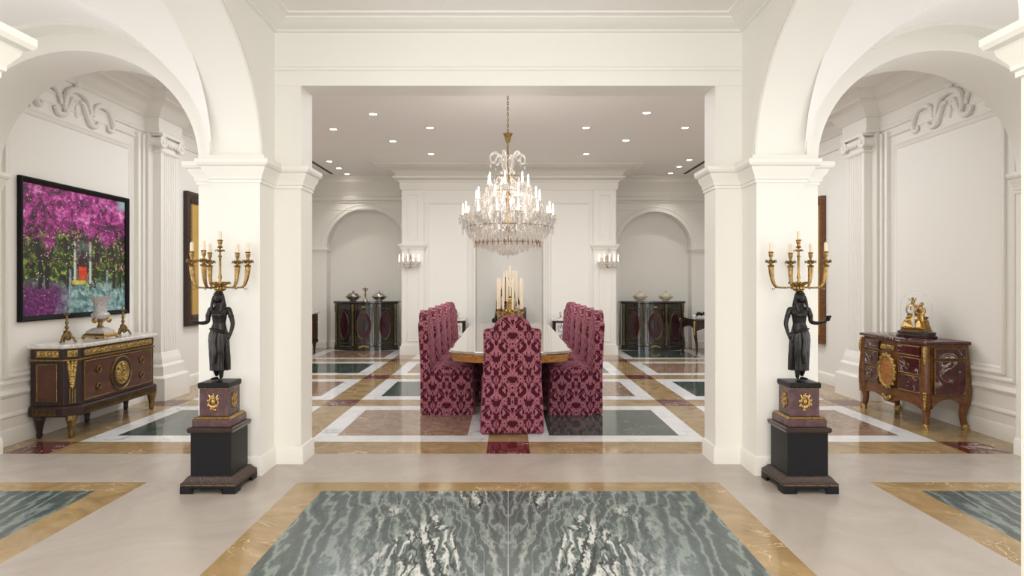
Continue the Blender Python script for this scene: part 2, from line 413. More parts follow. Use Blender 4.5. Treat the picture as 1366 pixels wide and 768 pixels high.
# groin vaults of the aisles
for s in (-1, 1):
    for y0, y1 in YA:
        g = MB(); n = 28; cx, cy = s*3.333, (y0+y1-.028)/2; ax, ay = 1.12, (y1-y0-.028)/2
        tt = [math.sin(PI/2*(-1+2*i/n)) for i in range(n+1)]
        for v in tt:
            for u in tt:
                g.v.append((cx+ax*u, cy+ay*v, 2.37+1.035*math.sqrt(max(0, 1-min(u*u, v*v)))))
        for j in range(n):
            for i in range(n):
                a_, b_, c_, d_ = j*(n+1)+i, j*(n+1)+i+1, (j+1)*(n+1)+i+1, (j+1)*(n+1)+i
                if ((i+.5)-n/2)*((j+.5)-n/2) > 0: fs = [(a_, b_, c_), (a_, c_, d_)]
                else: fs = [(a_, b_, d_), (b_, c_, d_)]
                g.f += fs; g.mi += [0, 0]
        me = g.build('ceiling', M['ceil'], None, 20); tag(me, kind='structure')
    c = MB(); c.prism([(2.29, 2.3), (1.69, 2.3), (1.69, 3.62), (2.29, 3.62)], s*2.0, s*4.5, 'x'); struct(c, 'wall_arcade_'+('left' if s < 0 else 'right'), P)
    # outer aisle wall with tall windows
    o = MB()
    for y0, y1 in YA:
        o.prism([(y0-.6, 0), (y1, 0), (y1, 3.6), (y0-.6, 3.6), (y0-.6, 2.75), (y1-.35, 2.75), (y1-.35, .5), (y0+.35, .5), (y0+.35, 2.75), (y0-.6, 2.75)], s*4.43, s*4.6, 'x')
    struct(o, 'wall_'+('left' if s < 0 else 'right'), P)
    for k, (y0, y1) in enumerate(YA):
        wn = MB()
        for yy in [y0+.36+(y1-y0-.72)*q/3 for q in range(4)]: wn.box(s*4.47, s*4.53, yy-.025, yy+.025, .5, 2.75)
        for zz in (.525, 1.1, 1.65, 2.2, 2.725): wn.box(s*4.475, s*4.525, y0+.35, y1-.35, zz-.02, zz+.02)
        tag(wn.build('window_%d' % (k+1+(2 if s > 0 else 0)), P), kind='structure')

# ---- dining room side walls
WB = [(0, 0), (.026, 0), (.026, .125), (.02, .14), (.012, .15), (.012, .235), (.026, .25), (.028, .265), (.014, .285), (.008, .29), (.008, .415), (.028, .435), (.036, .455), (.02, .475), (.008, .49), (0, .49)]
ENT = [(0, 3.27), (.02, 3.28), (.03, 3.31), (.015, 3.325), (.015, 3.46), (.035, 3.47), (.045, 3.49), (.06, 3.5), (.10, 3.56), (.16, 3.615), (.19, 3.625), (.19, 3.655), (.235, 3.70), (.26, 3.74), (.26, ZC), (0, ZC)]
PANEL = [(0, 0), (0, .022), (.02, .03), (.035, .018), (.05, .014), (.062, .006), (.07, 0)]
for X, s, nm in ((XL, -1, 'left'), (XR, 1, 'right')):
    wl = MB(); wl.box(X, X+s*.3, 5.31, 14.4, 0, ZC); struct(wl, 'wall_'+nm, P)
    q = MB()
    # pilaster between the panel bay and the framed panel
    y0, y1, pr = 7.76, 8.16, .17
    fx = X-s*pr
    stack = [(.10, 0), (.10, .27), (.085, .29), (.06, .30), (.06, .41), (.045, .43), (.03, .44), (.03, .50), (.02, .515), (.012, .56), (0, .58)]
    q.sweep(stack, [(X, y1), (fx, y1), (fx, y0), (X, y0)] if s < 0 else [(X, y0), (fx, y0), (fx, y1), (X, y1)])
    # fluted shaft
    pts = [(X, y0), (fx, y0)]; nf = 6; m = .045; wdt = (y1-y0-2*m)/nf
    for k in range(nf):
        a = y0+m+k*wdt
        for i in range(7):
            an = PI*i/6; pts.append((fx+s*.016*math.sin(an), a+wdt*.12+wdt*.38*(1-math.cos(an))))
    pts += [(fx, y1), (X, y1)]
    q.prism(pts, .56, 3.06)
    q.sweep([(0, 3.04), (.012, 3.05), (.018, 3.065), (.012, 3.08), (0, 3.085)], [(X, y1), (fx, y1), (fx, y0), (X, y0)] if s < 0 else [(X, y0), (fx, y0), (fx, y1), (X, y1)])
    q.box(X, fx, y0, y1, 3.06, 3.28)
    # ionic capital: cushion, volutes, abacus
    q.box(X, fx-s*.035, y0-.03, y1+.03, 3.17, 3.22)
    q.box(X, fx-s*.05, y0-.05, y1+.05, 3.245, 3.28)
    for yy in (y0-.01, y1+.01):
        vo = MB(); vo.lathe([(.0, 0), (.075, 0), (.08, .01), (.075, .02), (.055, .022), (.05, .012), (.03, .012), (.026, .026), (.0, .03)], seg=20)
        Mx = Matrix.Translation((fx-s*.03, yy, 3.175)) @ Matrix.Rotation(-s*PI/2, 4, 'Y')
        q.join(vo, Mx)
        vo = MB(); vo.lathe([(.07, 0), (.055, .06), (.06, .1), (.07, .16)], seg=16)
        q.join(vo, Matrix.Translation((fx-s*.03, yy, 3.175)) @ Matrix.Rotation(s*PI/2, 4, 'Y'))
    for k in range(5): q.ell((fx-s*.03, y0+.07+k*(y1-y0-.14)/4, 3.155), (.02, .025, .028), 8, 6)
    # nested strips next to the pilaster and the big moulded panel
    for a in (7.50, 7.60): q.box(X, X-s*.045, a, a+.05, .49, 3.24)
    q.box(X, X-s*.075, 7.66, 7.76, .49, 3.27)
    for k, (a0, a1) in enumerate(((5.55 if s < 0 else 5.76, 7.44), (9.2, 13.0))):
        if k == 0:
            q.frame('x', X, -s, a0, a1, .60, 3.07, PANEL)
            q.frame('x', X, -s, a0-.12, a1+.10, .54, 3.2, [(0, 0), (0, .02), (.018, .024), (.03, .01), (.034, 0)])
    tag(q.build('trim_'+('6' if s < 0 else '7'), P, None, 35), kind='structure')
    # wainscot mouldings and entablature
    b = MB()
    pa = [(X, 5.31), (X, 7.66)]; pb = [(X, 8.2), (X, YB)]
    def ori(p): return p if s > 0 else p[::-1]
    b.sweep(WB, ori(pa)); b.sweep([(o, z) for o, z in WB if z <= .15]+[(0, .155)], ori(pb))
    tag(b.build('baseboard_'+nm, P, None, 30), kind='structure')
    e = MB()
    run = [(X, 5.31), (X, 7.70), (fx, 7.70), (fx, 8.22), (X, 8.22), (X, YB)]
    e.sweep(ENT, ori(run))
    # scroll ornament over the panel
    cy = 6.6
    cy = 6.46
    def band(pts, rad): sc_ = spl([(0, a, z) for a, z in pts], 6); e.tube([(X-s*.035, cy+p.y, p.z) for p in sc_], lerpl(rad, len(sc_)), 8)
    band([(-.13, 3.20), (-.17, 3.16), (-.19, 3.24), (-.14, 3.36), (0, 3.41), (.14, 3.36), (.19, 3.24), (.17, 3.16), (.13, 3.20)], [.018, .022, .03, .034, .034, .034, .03, .022, .018])
    for m_ in (-1, 1):
        band([(m_*.03, 3.30), (m_*.08, 3.30), (m_*.13, 3.21), (m_*.19, 3.12), (m_*.28, 3.11), (m_*.33, 3.17)], [.016, .026, .03, .03, .026, .016])
        band([(m_*.24, 3.21), (m_*.28, 3.31), (m_*.38, 3.36), (m_*.50, 3.33), (m_*.57, 3.22), (m_*.56, 3.13), (m_*.50, 3.13), (m_*.50, 3.17)], [.016, .024, .03, .032, .03, .026, .02, .016])
    e.ell((X-s*.03, cy, 3.47), (.035, .05, .06)); e.ell((X-s*.02, cy, 3.2), (.02, .03, .07))
    e.box(X, X-s*.018, cy-.62, cy+.62, 3.06, 3.3)
    tag(e.build('trim_'+('8' if s < 0 else '9'), P, None, 35), kind='structure')

# ---- back wall
def back_arch(cx, r, x0, x1, nm):
    b = MB(); zs = 2.19
    b.prism(arch_poly(x0, x1, ZC, cx, r, zs, r*1.0, 36), YB, YB+.3, 'y')
    b.box(x0, x1, YB+.3, YB+.4, 0, ZC)
    # archivolt and imposts
    for rr, rad in ((r+.012, .014), (r+.10, .012)):
        b.tube([(cx-rr*math.cos(PI*i/36), YB-.003, zs+rr*math.sin(PI*i/36)) for i in range(37)], rad, 6)
    for xa, xb in ((x0, cx-r), (cx+r, x1)):
        if abs(xb-xa) > .02:
            b.box(xa, xb+(.03 if xa == x0 else 0), YB-.035, YB+.3, 2.15, 2.19) if xa == x0 else b.box(xa-.03, xb, YB-.035, YB+.3, 2.15, 2.19)
            b.box(xa, xb, YB-.018, YB, 2.10, 2.13); b.box(xa, xb, YB-.03, YB, 0, .15)
    BE = [(0, 3.02), (.006, 3.03), (.004, 3.04), (.004, 3.17), (.02, 3.18), (.03, 3.2), (.015, 3.22), (.05, 3.24), (.07, 3.30), (.02, 3.32), (.02, 3.42), (.06, 3.47), (.13, 3.58), (.17, 3.62), (.17, 3.67), (.22, 3.71), (.22, ZC), (0, ZC)]
    b.sweep(BE, [(x1, YB), (x0, YB)])
    b.sweep([(0, 0), (.03, 0), (.03, .13), (0, .15)], [(cx+r, YB+.3), (cx-r, YB+.3)])
    struct(b, nm, P, 35)
back_arch(-3.12, .86, XL, -2.1, 'wall_back'); back_arch(3.22, .80, 2.13, XR, 'wall_back')
cb = MB()
Y0 = 12.56
cb.prism([(-2.13, 0), (-.655, 0), (-.655, 2.55), (.70, 2.55), (.70, 0), (2.157, 0), (2.157, ZC), (-2.13, ZC)], Y0, Y0+.4, 'y')
cb.box(-2.13, -1.8, Y0+.4, 14.0, 0, ZC); cb.box(1.83, 2.157, Y0+.4, 14.0, 0, ZC)
cb.box(-.8, .85, 13.15, 13.3, 0, 2.9); cb.box(-.8, -.655, Y0+.4, 13.2, 0, 2.9); cb.box(.70, .85, Y0+.4, 13.2, 0, 2.9); cb.box(-.8, .85, Y0+.4, 13.2, 2.55, 2.7)
struct(cb, 'wall_back', P, 30)
t = MB()
CE = [(0, 3.28), (.02, 3.29), (.02, 3.31), (.03, 3.33), (.035, 3.43), (.06, 3.45), (.06, 3.47), (.13, 3.50), (.16, 3.51), (.16, 3.54), (.10, 3.545), (.12, 3.60), (.19, 3.67), (.29, 3.705), (.44, 3.715), (.46, 3.725), (.46, ZC), (0, ZC)]
t.sweep(CE, [(2.157, YB), (2.157, Y0), (-2.13, Y0), (-2.13, YB)])
# pilaster strips that carry the sconces
for xa, xb in ((-2.11, -1.68), (1.70, 2.137)):
    t.box(xa, xb, Y0-.035, Y0, 0, 2.1); t.box(xa-.02, xb+.02, Y0-.06, Y0, 0, .2)
    t.box(xa, xb, Y0-.035, Y0, 2.2, 3.28)
    t.sweep([(0, 2.08), (.02, 2.09), (.03, 2.13), (.07, 2.17), (.075, 2.2), (0, 2.2)], [(xb, Y0-.0), (xb, Y0-.035), (xa, Y0-.035), (xa, Y0-.0)])
    t.frame('y', Y0-.035, -1, xa+.08, xb-.08, .27, 1.95, [(0, 0), (0, .012), (.02, .014), (.03, 0)])
    t.frame('y', Y0-.035, -1, xa+.1, xb-.1, 2.27, 3.2, [(0, 0), (0, .012), (.02, .014), (.03, 0)])
for xa, xb in ((-1.64, -.76), (.80, 1.66)):
    t.frame('y', Y0, -1, xa, xb, .3, 3.06, [(0, 0), (0, .02), (.03, .026), (.05, .012), (.07, 0)])
for xa in (-.655, .70):
    sg = -1 if xa < 0 else 1
    t.box(xa, xa+sg*.035, Y0-.03, Y0, 0, 2.6); t.box(xa+sg*.055, xa+sg*.085, Y0-.02, Y0, 0, 2.63)
t.box(-.69, .735, Y0-.03, Y0, 2.55, 2.60)
t.sweep([(0, 0), (.03, 0), (.03, .15), (.015, .18), (0, .18)], [(2.157, YB), (2.157, Y0), (.70, Y0)]); t.sweep([(0, 0), (.03, 0), (.03, .15), (.015, .18), (0, .18)], [(-.655, Y0), (-2.13, Y0), (-2.13, YB)])
tag(t.build('trim_10', P, None, 35), kind='structure')
for s, X in ((-1, -3.75), (1, 3.75)):
    t = MB(); t.box(X-.03, X+.03, 5.6, 13.4, ZC-.004, ZC+.02); tag(t.build('trim_'+('11' if s < 0 else '12'), M['slot']), kind='structure')

# ---- recessed downlights
def z_at(u, v): d = 1932/(376-v); return ((u-678)*d/840, d)
ring = MB(); ring.lathe([(.052, 0), (.075, 0), (.078, -.004), (.055, -.008), (.05, -.002)], seg=20)
lens = MB(); lens.lathe([(.0, -.003), (.05, -.003)], seg=20)
DL = [((-1.85, 8.62), 'large bright recessed ceiling downlight left of the chandelier chain, nearest the opening'),
      ((-2.63, 9.47), 'recessed ceiling downlight in the second row, closest to the left jamb of the opening'),
      ((-1.885, 10.28), 'recessed ceiling downlight third back in the column left of the chain'),
      ((-1.165, 9.38), 'faint recessed ceiling downlight between the chandelier chain and the left columns of lights'),
      ((-1.385, 11.3), 'recessed ceiling downlight just in front of the block cornice, left of the chandelier'),
      ((-3.41, 12.0), 'recessed downlight nearest the camera in the row over the left back arch'),
      ((-3.42, 12.71), 'middle recessed downlight in the row over the left back arch'),
      ((-3.43, 13.4), 'farthest recessed downlight in the row over the left back arch, touching the crown'),
      ((1.88, 8.55), 'large bright recessed ceiling downlight right of the chandelier chain, nearest the opening'),
      ((1.16, 9.38), 'recessed ceiling downlight just right of the chandelier chain, second row'),
      ((2.635, 9.38), 'recessed ceiling downlight in the second row, closest to the right jamb of the opening'),
      ((1.91, 10.22), 'recessed ceiling downlight third back in the column right of the chain'),
      ((1.4, 11.3), 'recessed ceiling downlight just in front of the block cornice, right of the chandelier'),
      ((3.41, 11.85), 'recessed downlight nearest the camera beside the dark slot on the right ceiling'),
      ((3.41, 12.55), 'middle recessed downlight beside the far end of the dark ceiling slot'),
      ((3.43, 13.3), 'farthest recessed downlight over the right back arch, touching the crown')]
d0 = None
for (x, y), lb in DL:
    if d0 is None:
        d0 = thing('ceiling_downlight', lb, 'ceiling light', (x, y, ZC), 0, 'recessed downlights in the dining room ceiling')
        ring.build('trim_ring', P, d0); lens.build('lens', M['glow'], d0)
    else: dup(d0, (x, y, ZC), 0, lb)

# ------------------------------------------------------------------ camera
cam = bpy.data.cameras.new('camera'); co = bpy.data.objects.new('camera', cam); COL.objects.link(co)
co.location = (0, 0, 1.45); co.rotation_euler = (PI/2, 0, 0)
cam.sensor_width = 36; cam.lens = 840/1366*36; cam.shift_x = 5/1366; cam.shift_y = -8/1366; cam.clip_start = .05
scn.camera = co
# ------------------------------------------------------------------ light
W = bpy.data.worlds.new('world'); scn.world = W; W.use_nodes = True
bg = W.node_tree.nodes['Background']; bg.inputs[0].default_value = (.93, .97, 1, 1); bg.inputs[1].default_value = 1.0
def area(name, loc, rot, sx, sy, power, col=(1, .97, .93)):
    l = bpy.data.lights.new(name, 'AREA'); l.shape = 'RECTANGLE'; l.size = sx; l.size_y = sy; l.energy = power; l.color = col
    o = bpy.data.objects.new(name, l); COL.objects.link(o); o.location = loc; o.rotation_euler = rot; return o
def spot(name, loc, power, ang=95, col=(1, .95, .88), r=.05):
    l = bpy.data.lights.new(name, 'SPOT'); l.energy = power; l.spot_size = math.radians(ang); l.spot_blend = .7; l.color = col; l.shadow_soft_size = r
    o = bpy.data.objects.new(name, l); COL.objects.link(o); o.location = loc; return o
area('daylight_hall_end', (0, -3.1, 1.9), (PI/2, 0, 0), 3.4, 3.0, 122, (1, .99, .975))
for s in (-1, 1):
    for y in (3.5, .45): area('daylight_aisle_window', (s*4.75, y, 1.65), (PI/2, 0, s*PI/2), 1.8, 2.2, 42, (.96, .98, 1))
    area('ceiling_fill', (s*2.6, 8.6, ZC-.03), (0, 0, 0), 1.2, 4.0, 56, (.97, .985, 1))  # added fill lights under the dining ceiling, no fixture there
area('ceiling_fill', (0, 9.2, ZC-.03), (0, 0, 0), 1.6, 3.0, 50, (.97, .985, 1))  # third added fill, over the table
for (x, y), lb in DL: spot('downlight_beam', (x, y, ZC-.02), 22 if y > 11.8 else 7)
hp = bpy.data.lights.new('chandelier_glow', 'POINT'); hp.energy = 33; hp.color = (1, .93, .84); hp.shadow_soft_size = .45
ho = bpy.data.objects.new('chandelier_glow', hp); COL.objects.link(ho); ho.location = (0, 7.5, 2.4)
area('hall_warm_fill', (0, .6, 3.5), (0, 0, 0), 1.2, 1.2, 70, (1, .87, .68))  # unseen warm fill light added to tint the upper hall
scn.view_settings.view_transform = 'Standard'; scn.view_settings.look = 'None'
scn.view_settings.exposure = .28; scn.view_settings.gamma = 1; scn.view_settings.use_curve_mapping = False
# ------------------------------------------------------------------ damask chairs
class NB:
    """tiny math-node writer"""
    def __init__(s, nt): s.nt = nt
    def m(s, op, a, b=0.0, c=None):
        n = s.nt.nodes.new('ShaderNodeMath'); n.operation = op
        for k, x in enumerate((a, b) if c is None else (a, b, c)):
            if isinstance(x, (int, float)): n.inputs[k].default_value = x
            else: s.nt.links.new(x, n.inputs[k])
        return n.outputs[0]
def damask():
    m, nt, b = nmat('damask_velvet'); N = NB(nt); f = N.m
    tc = nt.nodes.new('ShaderNodeTexCoord'); sp = nt.nodes.new('ShaderNodeSeparateXYZ'); nt.links.new(tc.outputs['UV'], sp.inputs[0])
    U, V = sp.outputs[0], sp.outputs[1]
    w, h = .31, .42
    u = f('PINGPONG', f('DIVIDE', U, w), .5)            # 0 .. .5, mirrored
    v0 = f('FRACT', f('DIVIDE', V, h))
    def blob(cu, cv, su, sv, lobes=0, amp=0):
        """motif centred at (cu, cv), value < 1 inside"""
        du = f('DIVIDE', f('SUBTRACT', u, cu), su)
        dv = f('SUBTRACT', f('WRAP', f('SUBTRACT', v0, cv), .5, -.5), 0); dv = f('DIVIDE', dv, sv)
        r = f('SQRT', f('ADD', f('MULTIPLY', du, du), f('MULTIPLY', dv, dv)))
        if lobes:
            th = f('ARCTAN2', dv, du); r = f('ADD', r, f('MULTIPLY', f('COSINE', f('MULTIPLY', th, lobes)), amp))
        return f('LESS_THAN', r, 1.0), r
    acc = None
    def put(x):
        nonlocal acc
        acc = x if acc is None else f('MAXIMUM', acc, x)
    # ogee stems
    og = f('ADD', .25, f('MULTIPLY', f('COSINE', f('MULTIPLY', v0, 2*PI)), .20))
    put(f('LESS_THAN', f('ABSOLUTE', f('SUBTRACT', u, og)), .016))
    og2 = f('ADD', .22, f('MULTIPLY', f('COSINE', f('MULTIPLY', f('ADD', v0, .30), 4*PI)), .15))
    put(f('LESS_THAN', f('ABSOLUTE', f('SUBTRACT', u, og2)), .012))
    og3 = f('ADD', .25, f('MULTIPLY', f('COSINE', f('MULTIPLY', f('ADD', v0, .5), 2*PI)), .13))
    put(f('LESS_THAN', f('ABSOLUTE', f('SUBTRACT', u, og3)), .012))
    for cu, cv, su, sv, lo, am in ((.25, .26, .085, .085, 8, .22), (.25, .76, .085, .08, 8, .22), (0, .06, .10, .085, 3, .3), (.5, .56, .10, .085, 3, .3),
                                   (0, .40, .075, .10, 5, .3), (.5, .90, .08, .10, 5, .3), (.13, .13, .05, .06, 3, -.3), (.37, .63, .05, .06, 3, -.3), (.12, .36, .04, .05, 3, .3), (.38, .86, .045, .05, 3, .3),
                                   (0, .74, .06, .11, 3, .25), (.5, .24, .06, .11, 3, .25), (.1, .62, .045, .045, 0, 0), (.4, .12, .045, .045, 0, 0), (.12, .90, .05, .06, 4, .3), (.38, .40, .05, .06, 4, .3), (.27, .5, .04, .06, 3, .3), (.25, .01, .04, .06, 3, -.3)):
        hit, rr = blob(cu, cv, su*1.08, sv*1.08, lo, am)
        if su > .045: hit = f('SUBTRACT', hit, f('LESS_THAN', f('ABSOLUTE', f('SUBTRACT', rr, .72)), .07))
        put(hit)
    for cu, cv, su, sv in ((.25, .26, .022, .02), (.25, .76, .022, .02), (0, .06, .03, .03), (.5, .56, .03, .03), (0, .74, .018, .05), (.5, .24, .018, .05)):
        acc = f('MINIMUM', acc, f('SUBTRACT', 1.0, blob(cu, cv, su, sv)[0]))
    nz = nt.nodes.new('ShaderNodeTexNoise'); nz.inputs['Scale'].default_value = 45; nt.links.new(tc.outputs['UV'], nz.inputs['Vector'])
    mx = nt.nodes.new('ShaderNodeMix'); mx.data_type = 'RGBA'
    mx.inputs[7].default_value = lin((164, 100, 113)); mx.inputs[6].default_value = lin((68, 12, 31))
    nt.links.new(acc, mx.inputs['Factor'])
    mul = nt.nodes.new('ShaderNodeMix'); mul.data_type = 'RGBA'; mul.blend_type = 'MULTIPLY'; mul.inputs['Factor'].default_value = .35
    nt.links.new(mx.outputs[2], mul.inputs[6]); nt.links.new(nz.outputs['Color'], mul.inputs[7])
    nt.links.new(mx.outputs[2], b.inputs['Base Color'])
    b.inputs['Roughness'].default_value = .75; b.inputs['Sheen Weight'].default_value = .25; b.inputs['Specular IOR Level'].default_value = .2
    b.inputs['Sheen Tint'].default_value = lin((230, 150, 165))
    return m
M['damask'] = damask()
M['welt'] = plain('burgundy_welt', (96, 24, 44), .8)
def boxuv(o):
    me = o.data; uv = me.uv_layers.new(name='UVMap')
    for p in me.polygons:
        n = p.normal
        for li in p.loop_indices:
            c = me.vertices[me.loops[li].vertex_index].co
            if abs(n.z) > .75: q = (c.x, c.y)
            elif abs(n.x) > abs(n.y): q = (c.y, c.z)
            else: q = (c.x, c.z)
            uv.data[li].uv = q
    return o
CW = .60
def chair_back():
    b = MB(); hw = .29
    half = [(hw+.012, .01), (hw+.004, .25), (hw-.012, .5), (hw-.016, .80), (hw-.014, .985), (hw-.03, 1.003), (hw-.07, 1.008), (hw-.105, 1.012), (hw-.118, 1.03), (hw-.125, 1.055), (hw-.15, 1.085), (hw-.19, 1.11), (hw-.24, 1.125), (0, 1.131)]
    out = half+[(-x, z) for x, z in half[-2::-1]]
    def yb(z): return -.29-.035*max(0, z-.45)/.65
    b.rings([[(x*(1-.0), yb(z)-.0+dy, z-(0 if dy in (0, .11) else 0)) for x, z in out] for dy in (0, .11)])
    return b
def rrect(hx, hy, r, n=4):
    pts = []
    for cx, cy, a0 in ((hx-r, hy-r, 0), (-hx+r, hy-r, PI/2), (-hx+r, -hy+r, PI), (hx-r, -hy+r, 3*PI/2)):
        for i in range(n+1): pts.append((cx+r*math.cos(a0+PI/2*i/n), cy+r*math.sin(a0+PI/2*i/n)))
    return pts
def make_chair(label, loc, rz, group):
    t = thing('dining_chair', label, 'chair', loc, rz, group)
    boxuv(chair_back().build('backrest', M['damask'], t, 40, .018))
    s = MB()   # skirt with a gentle flare and soft folds
    rs = []
    for z, g in ((0.0, .022), (.02, .020), (.15, .012), (.3, .004), (.425, 0), (.435, -.004)):
        ring = []
        for i, (x, y) in enumerate(rrect(.285+g, .235+g, .03, 3)):
            k = 1+.012*math.sin(i*2.4)*(1-z/.44)
            ring.append((x*k, .045+y*k, z))
        rs.append(ring)
    s.rings(rs); boxuv(s.build('skirt', M['damask'], t, 50))
    c = MB(); rs = []
    for z, g in ((.43, -.01), (.44, .003), (.485, .005), (.515, -.012), (.527, -.05), (.532, -.12)):
        rs.append([(x, .055+y, z) for x, y in rrect(.283+g, .225+g, .045, 4)])
    c.rings(rs); boxuv(c.build('seat', M['damask'], t, 60))
    p = MB(); p.tube([(x, .045+y, .435) for x, y in rrect(.29, .24, .03, 3)]+[(.29, .045+.21, .435)], .007, 6); p.build('welt', M['welt'], t)
    return t
GR = 'chairs along the dining table'
ch0 = make_chair('damask dining chair at the near end of the table, seen from behind', (.025, 6.27, 0), math.radians(3), 'dining chairs round the table')
LAB = ['the one nearest the camera', 'second from the camera', 'third from the camera', 'fourth from the camera', 'farthest from the camera, slightly turned']
for k in range(5):
    y = 7.18+.715*k
    tn = math.radians(9) if k == 4 else (math.radians(random.uniform(-1.5, 1.5)))
    dup(ch0, (-.675, y, 0), -PI/2-tn, 'damask dining chair left of the table, '+LAB[k])
    dup(ch0, (.745, y, 0), PI/2+tn, 'damask dining chair right of the table, '+LAB[k])

# ------------------------------------------------------------------ dining table
M['tabletop'] = marble('polished_walnut', [(.3, (84, 52, 28)), (.5, (104, 66, 36)), (.7, (120, 80, 46))], 3, 1.5, .03, stretch=(6, .6, 1), spec=1)
bt = M['tabletop'].node_tree.nodes['Principled BSDF']; bt.inputs['Coat Weight'].default_value = 1; bt.inputs['Coat IOR'].default_value = 3.2; bt.inputs['Coat Roughness'].default_value = .02
M['tablerim'] = marble('table_rim_wood', [(.3, (128, 78, 32)), (.5, (162, 106, 48)), (.7, (182, 130, 70))], 6, 1.2, .2, stretch=(2, 2, 4))
dt = thing('dining_table', 'long polished walnut dining table with rounded ends between the damask chairs', 'table', (.02, 8.45, 0))
def table_outline(hx, y0, y1, bul, n=14):
    pts = []
    # superellipse ends
    for i in range(n+1):
        a = PI+PI*i/n; pts.append((hx*math.copysign(abs(math.cos(a))**.7, math.cos(a)), y0+bul*math.sin(a)))
    for i in range(n+1):
        a = PI*i/n; pts.append((hx*math.copysign(abs(math.cos(a))**.7, math.cos(a)), y1+bul*math.sin(a)))
    return pts
def ring_at(hx, bul, z): return [(x, y, z) for x, y in table_outline(hx, -1.95, 1.9, bul)]
b = MB(); b.rings([ring_at(.60, .32, .725), ring_at(.635, .345, .73), ring_at(.64, .35, .74), ring_at(.635, .345, .757), ring_at(.62, .335, .76)]); b.build('tabletop', M['tabletop'], dt, 0)
b = MB(); b.rings([ring_at(.56, .29, .645), ring_at(.605, .325, .655), ring_at(.612, .33, .69), ring_at(.625, .338, .715), ring_at(.628, .34, .728)]); b.build('rim', M['tablerim'], dt, 30)
for yy in (-1.2, 1.2):
    b = MB(); b.lathe([(.09, .1), (.11, .14), (.10, .2), (.07, .26), (.09, .34), (.12, .42), (.10, .5), (.16, .6), (.2, .65)], (0, yy, 0), 20)
    for a in range(4):
        an = PI/4+a*PI/2; dx, dy = math.cos(an), math.sin(an)
        b.tube(spl([(.06*dx, yy+.06*dy, .22), (.2*dx, yy+.2*dy, .2), (.34*dx, yy+.34*dy, .08), (.42*dx, yy+.42*dy, .025)], 5), lerpl([.05, .045, .03, .025], 16), 8)
    b.build('pedestal', M['mahog'], dt, 40)

# ------------------------------------------------------------------ candelabrum on the table
def candle_mb(h, r=.011):
    c = MB(); c.lathe([(r, 0), (r, h-.006), (r*.7, h), (.002, h+.002), (.0015, h+.012)], seg=12); return c
ca = thing('candelabrum', 'gilt many-armed candelabrum with tall cream candles in the middle of the dining table', 'candelabra', (.025, 8.3, .76))
b = MB(); b.lathe([(.13, 0), (.135, .012), (.12, .03), (.09, .045), (.085, .06), (.055, .075), (.04, .10), (.05, .12), (.045, .14)], seg=24)
for k in range(3): b.ell((.11*math.cos(k*2.1), .11*math.sin(k*2.1), .02), (.03, .03, .02), 8, 6)
b.build('base', M['gold'], ca)
b = MB(); b.lathe([(.03, .13), (.022, .17), (.035, .2), (.05, .235), (.03, .26), (.02, .29), (.028, .31), (.045, .33), (.03, .36), (.022, .4), (.03, .43), (.02, .45), (.032, .46), (.018, .48), (0, .485)], seg=16)
for k in range(10):
    a = 2*PI*k/10; b.ell((.05*math.cos(a), .05*math.sin(a), .24), (.018, .018, .035), 8, 6)
    b.ell((.085*math.cos(a+.3), .085*math.sin(a+.3), .30), (.022, .022, .03), 8, 6)
b.build('stem', M['gold'], ca)
cm = candle_mb(.40, .0135).mesh('candle')
cm.materials.append(M['wax'])
def part_from(me, name, parent, loc, rz=0):
    o = bpy.data.objects.new(name, me); COL.objects.link(o); o.parent = parent; o.location = loc; o.rotation_euler = (0, 0, rz); return o
am = MB(); am.tube(spl([(.02, 0, .2), (.07, 0, .17), (.13, 0, .18), (.17, 0, .24), (.165, 0, .29)], 6), lerpl([.012, .011, .009, .008, .008], 25), 8)
am.lathe([(.006, .27), (.022, .285), (.028, .295), (.012, .3), (.014, .33), (.018, .335), (.012, .338)], (.165, 0, 0), 14)
am.tube(spl([(.07, 0, .17), (.09, 0, .21), (.06, 0, .23), (.05, 0, .2)], 5), .007, 6); am.ell((.115, 0, .16), (.02, .016, .018), 8, 6); am.tube(spl([(.13, 0, .18), (.11, 0, .23), (.13, 0, .255), (.145, 0, .24)], 5), .006, 6)
amm = am.mesh('arm'); amm.materials.append(M['gold'])
for k in range(8):
    a = 2*PI*k/8+.2; part_from(amm, 'arm', ca, (0, 0, .0), a)
    part_from(cm, 'candle', ca, (.165*math.cos(a), .165*math.sin(a), .335), 0)
for k in range(4):
    a = 2*PI*k/4+.5; o = part_from(amm, 'arm', ca, (0, 0, .1), a); o.scale = (.55, .55, 1)
    part_from(cm, 'candle', ca, (.091*math.cos(a), .091*math.sin(a), .435), 0)
part_from(cm, 'candle', ca, (0, 0, .5))

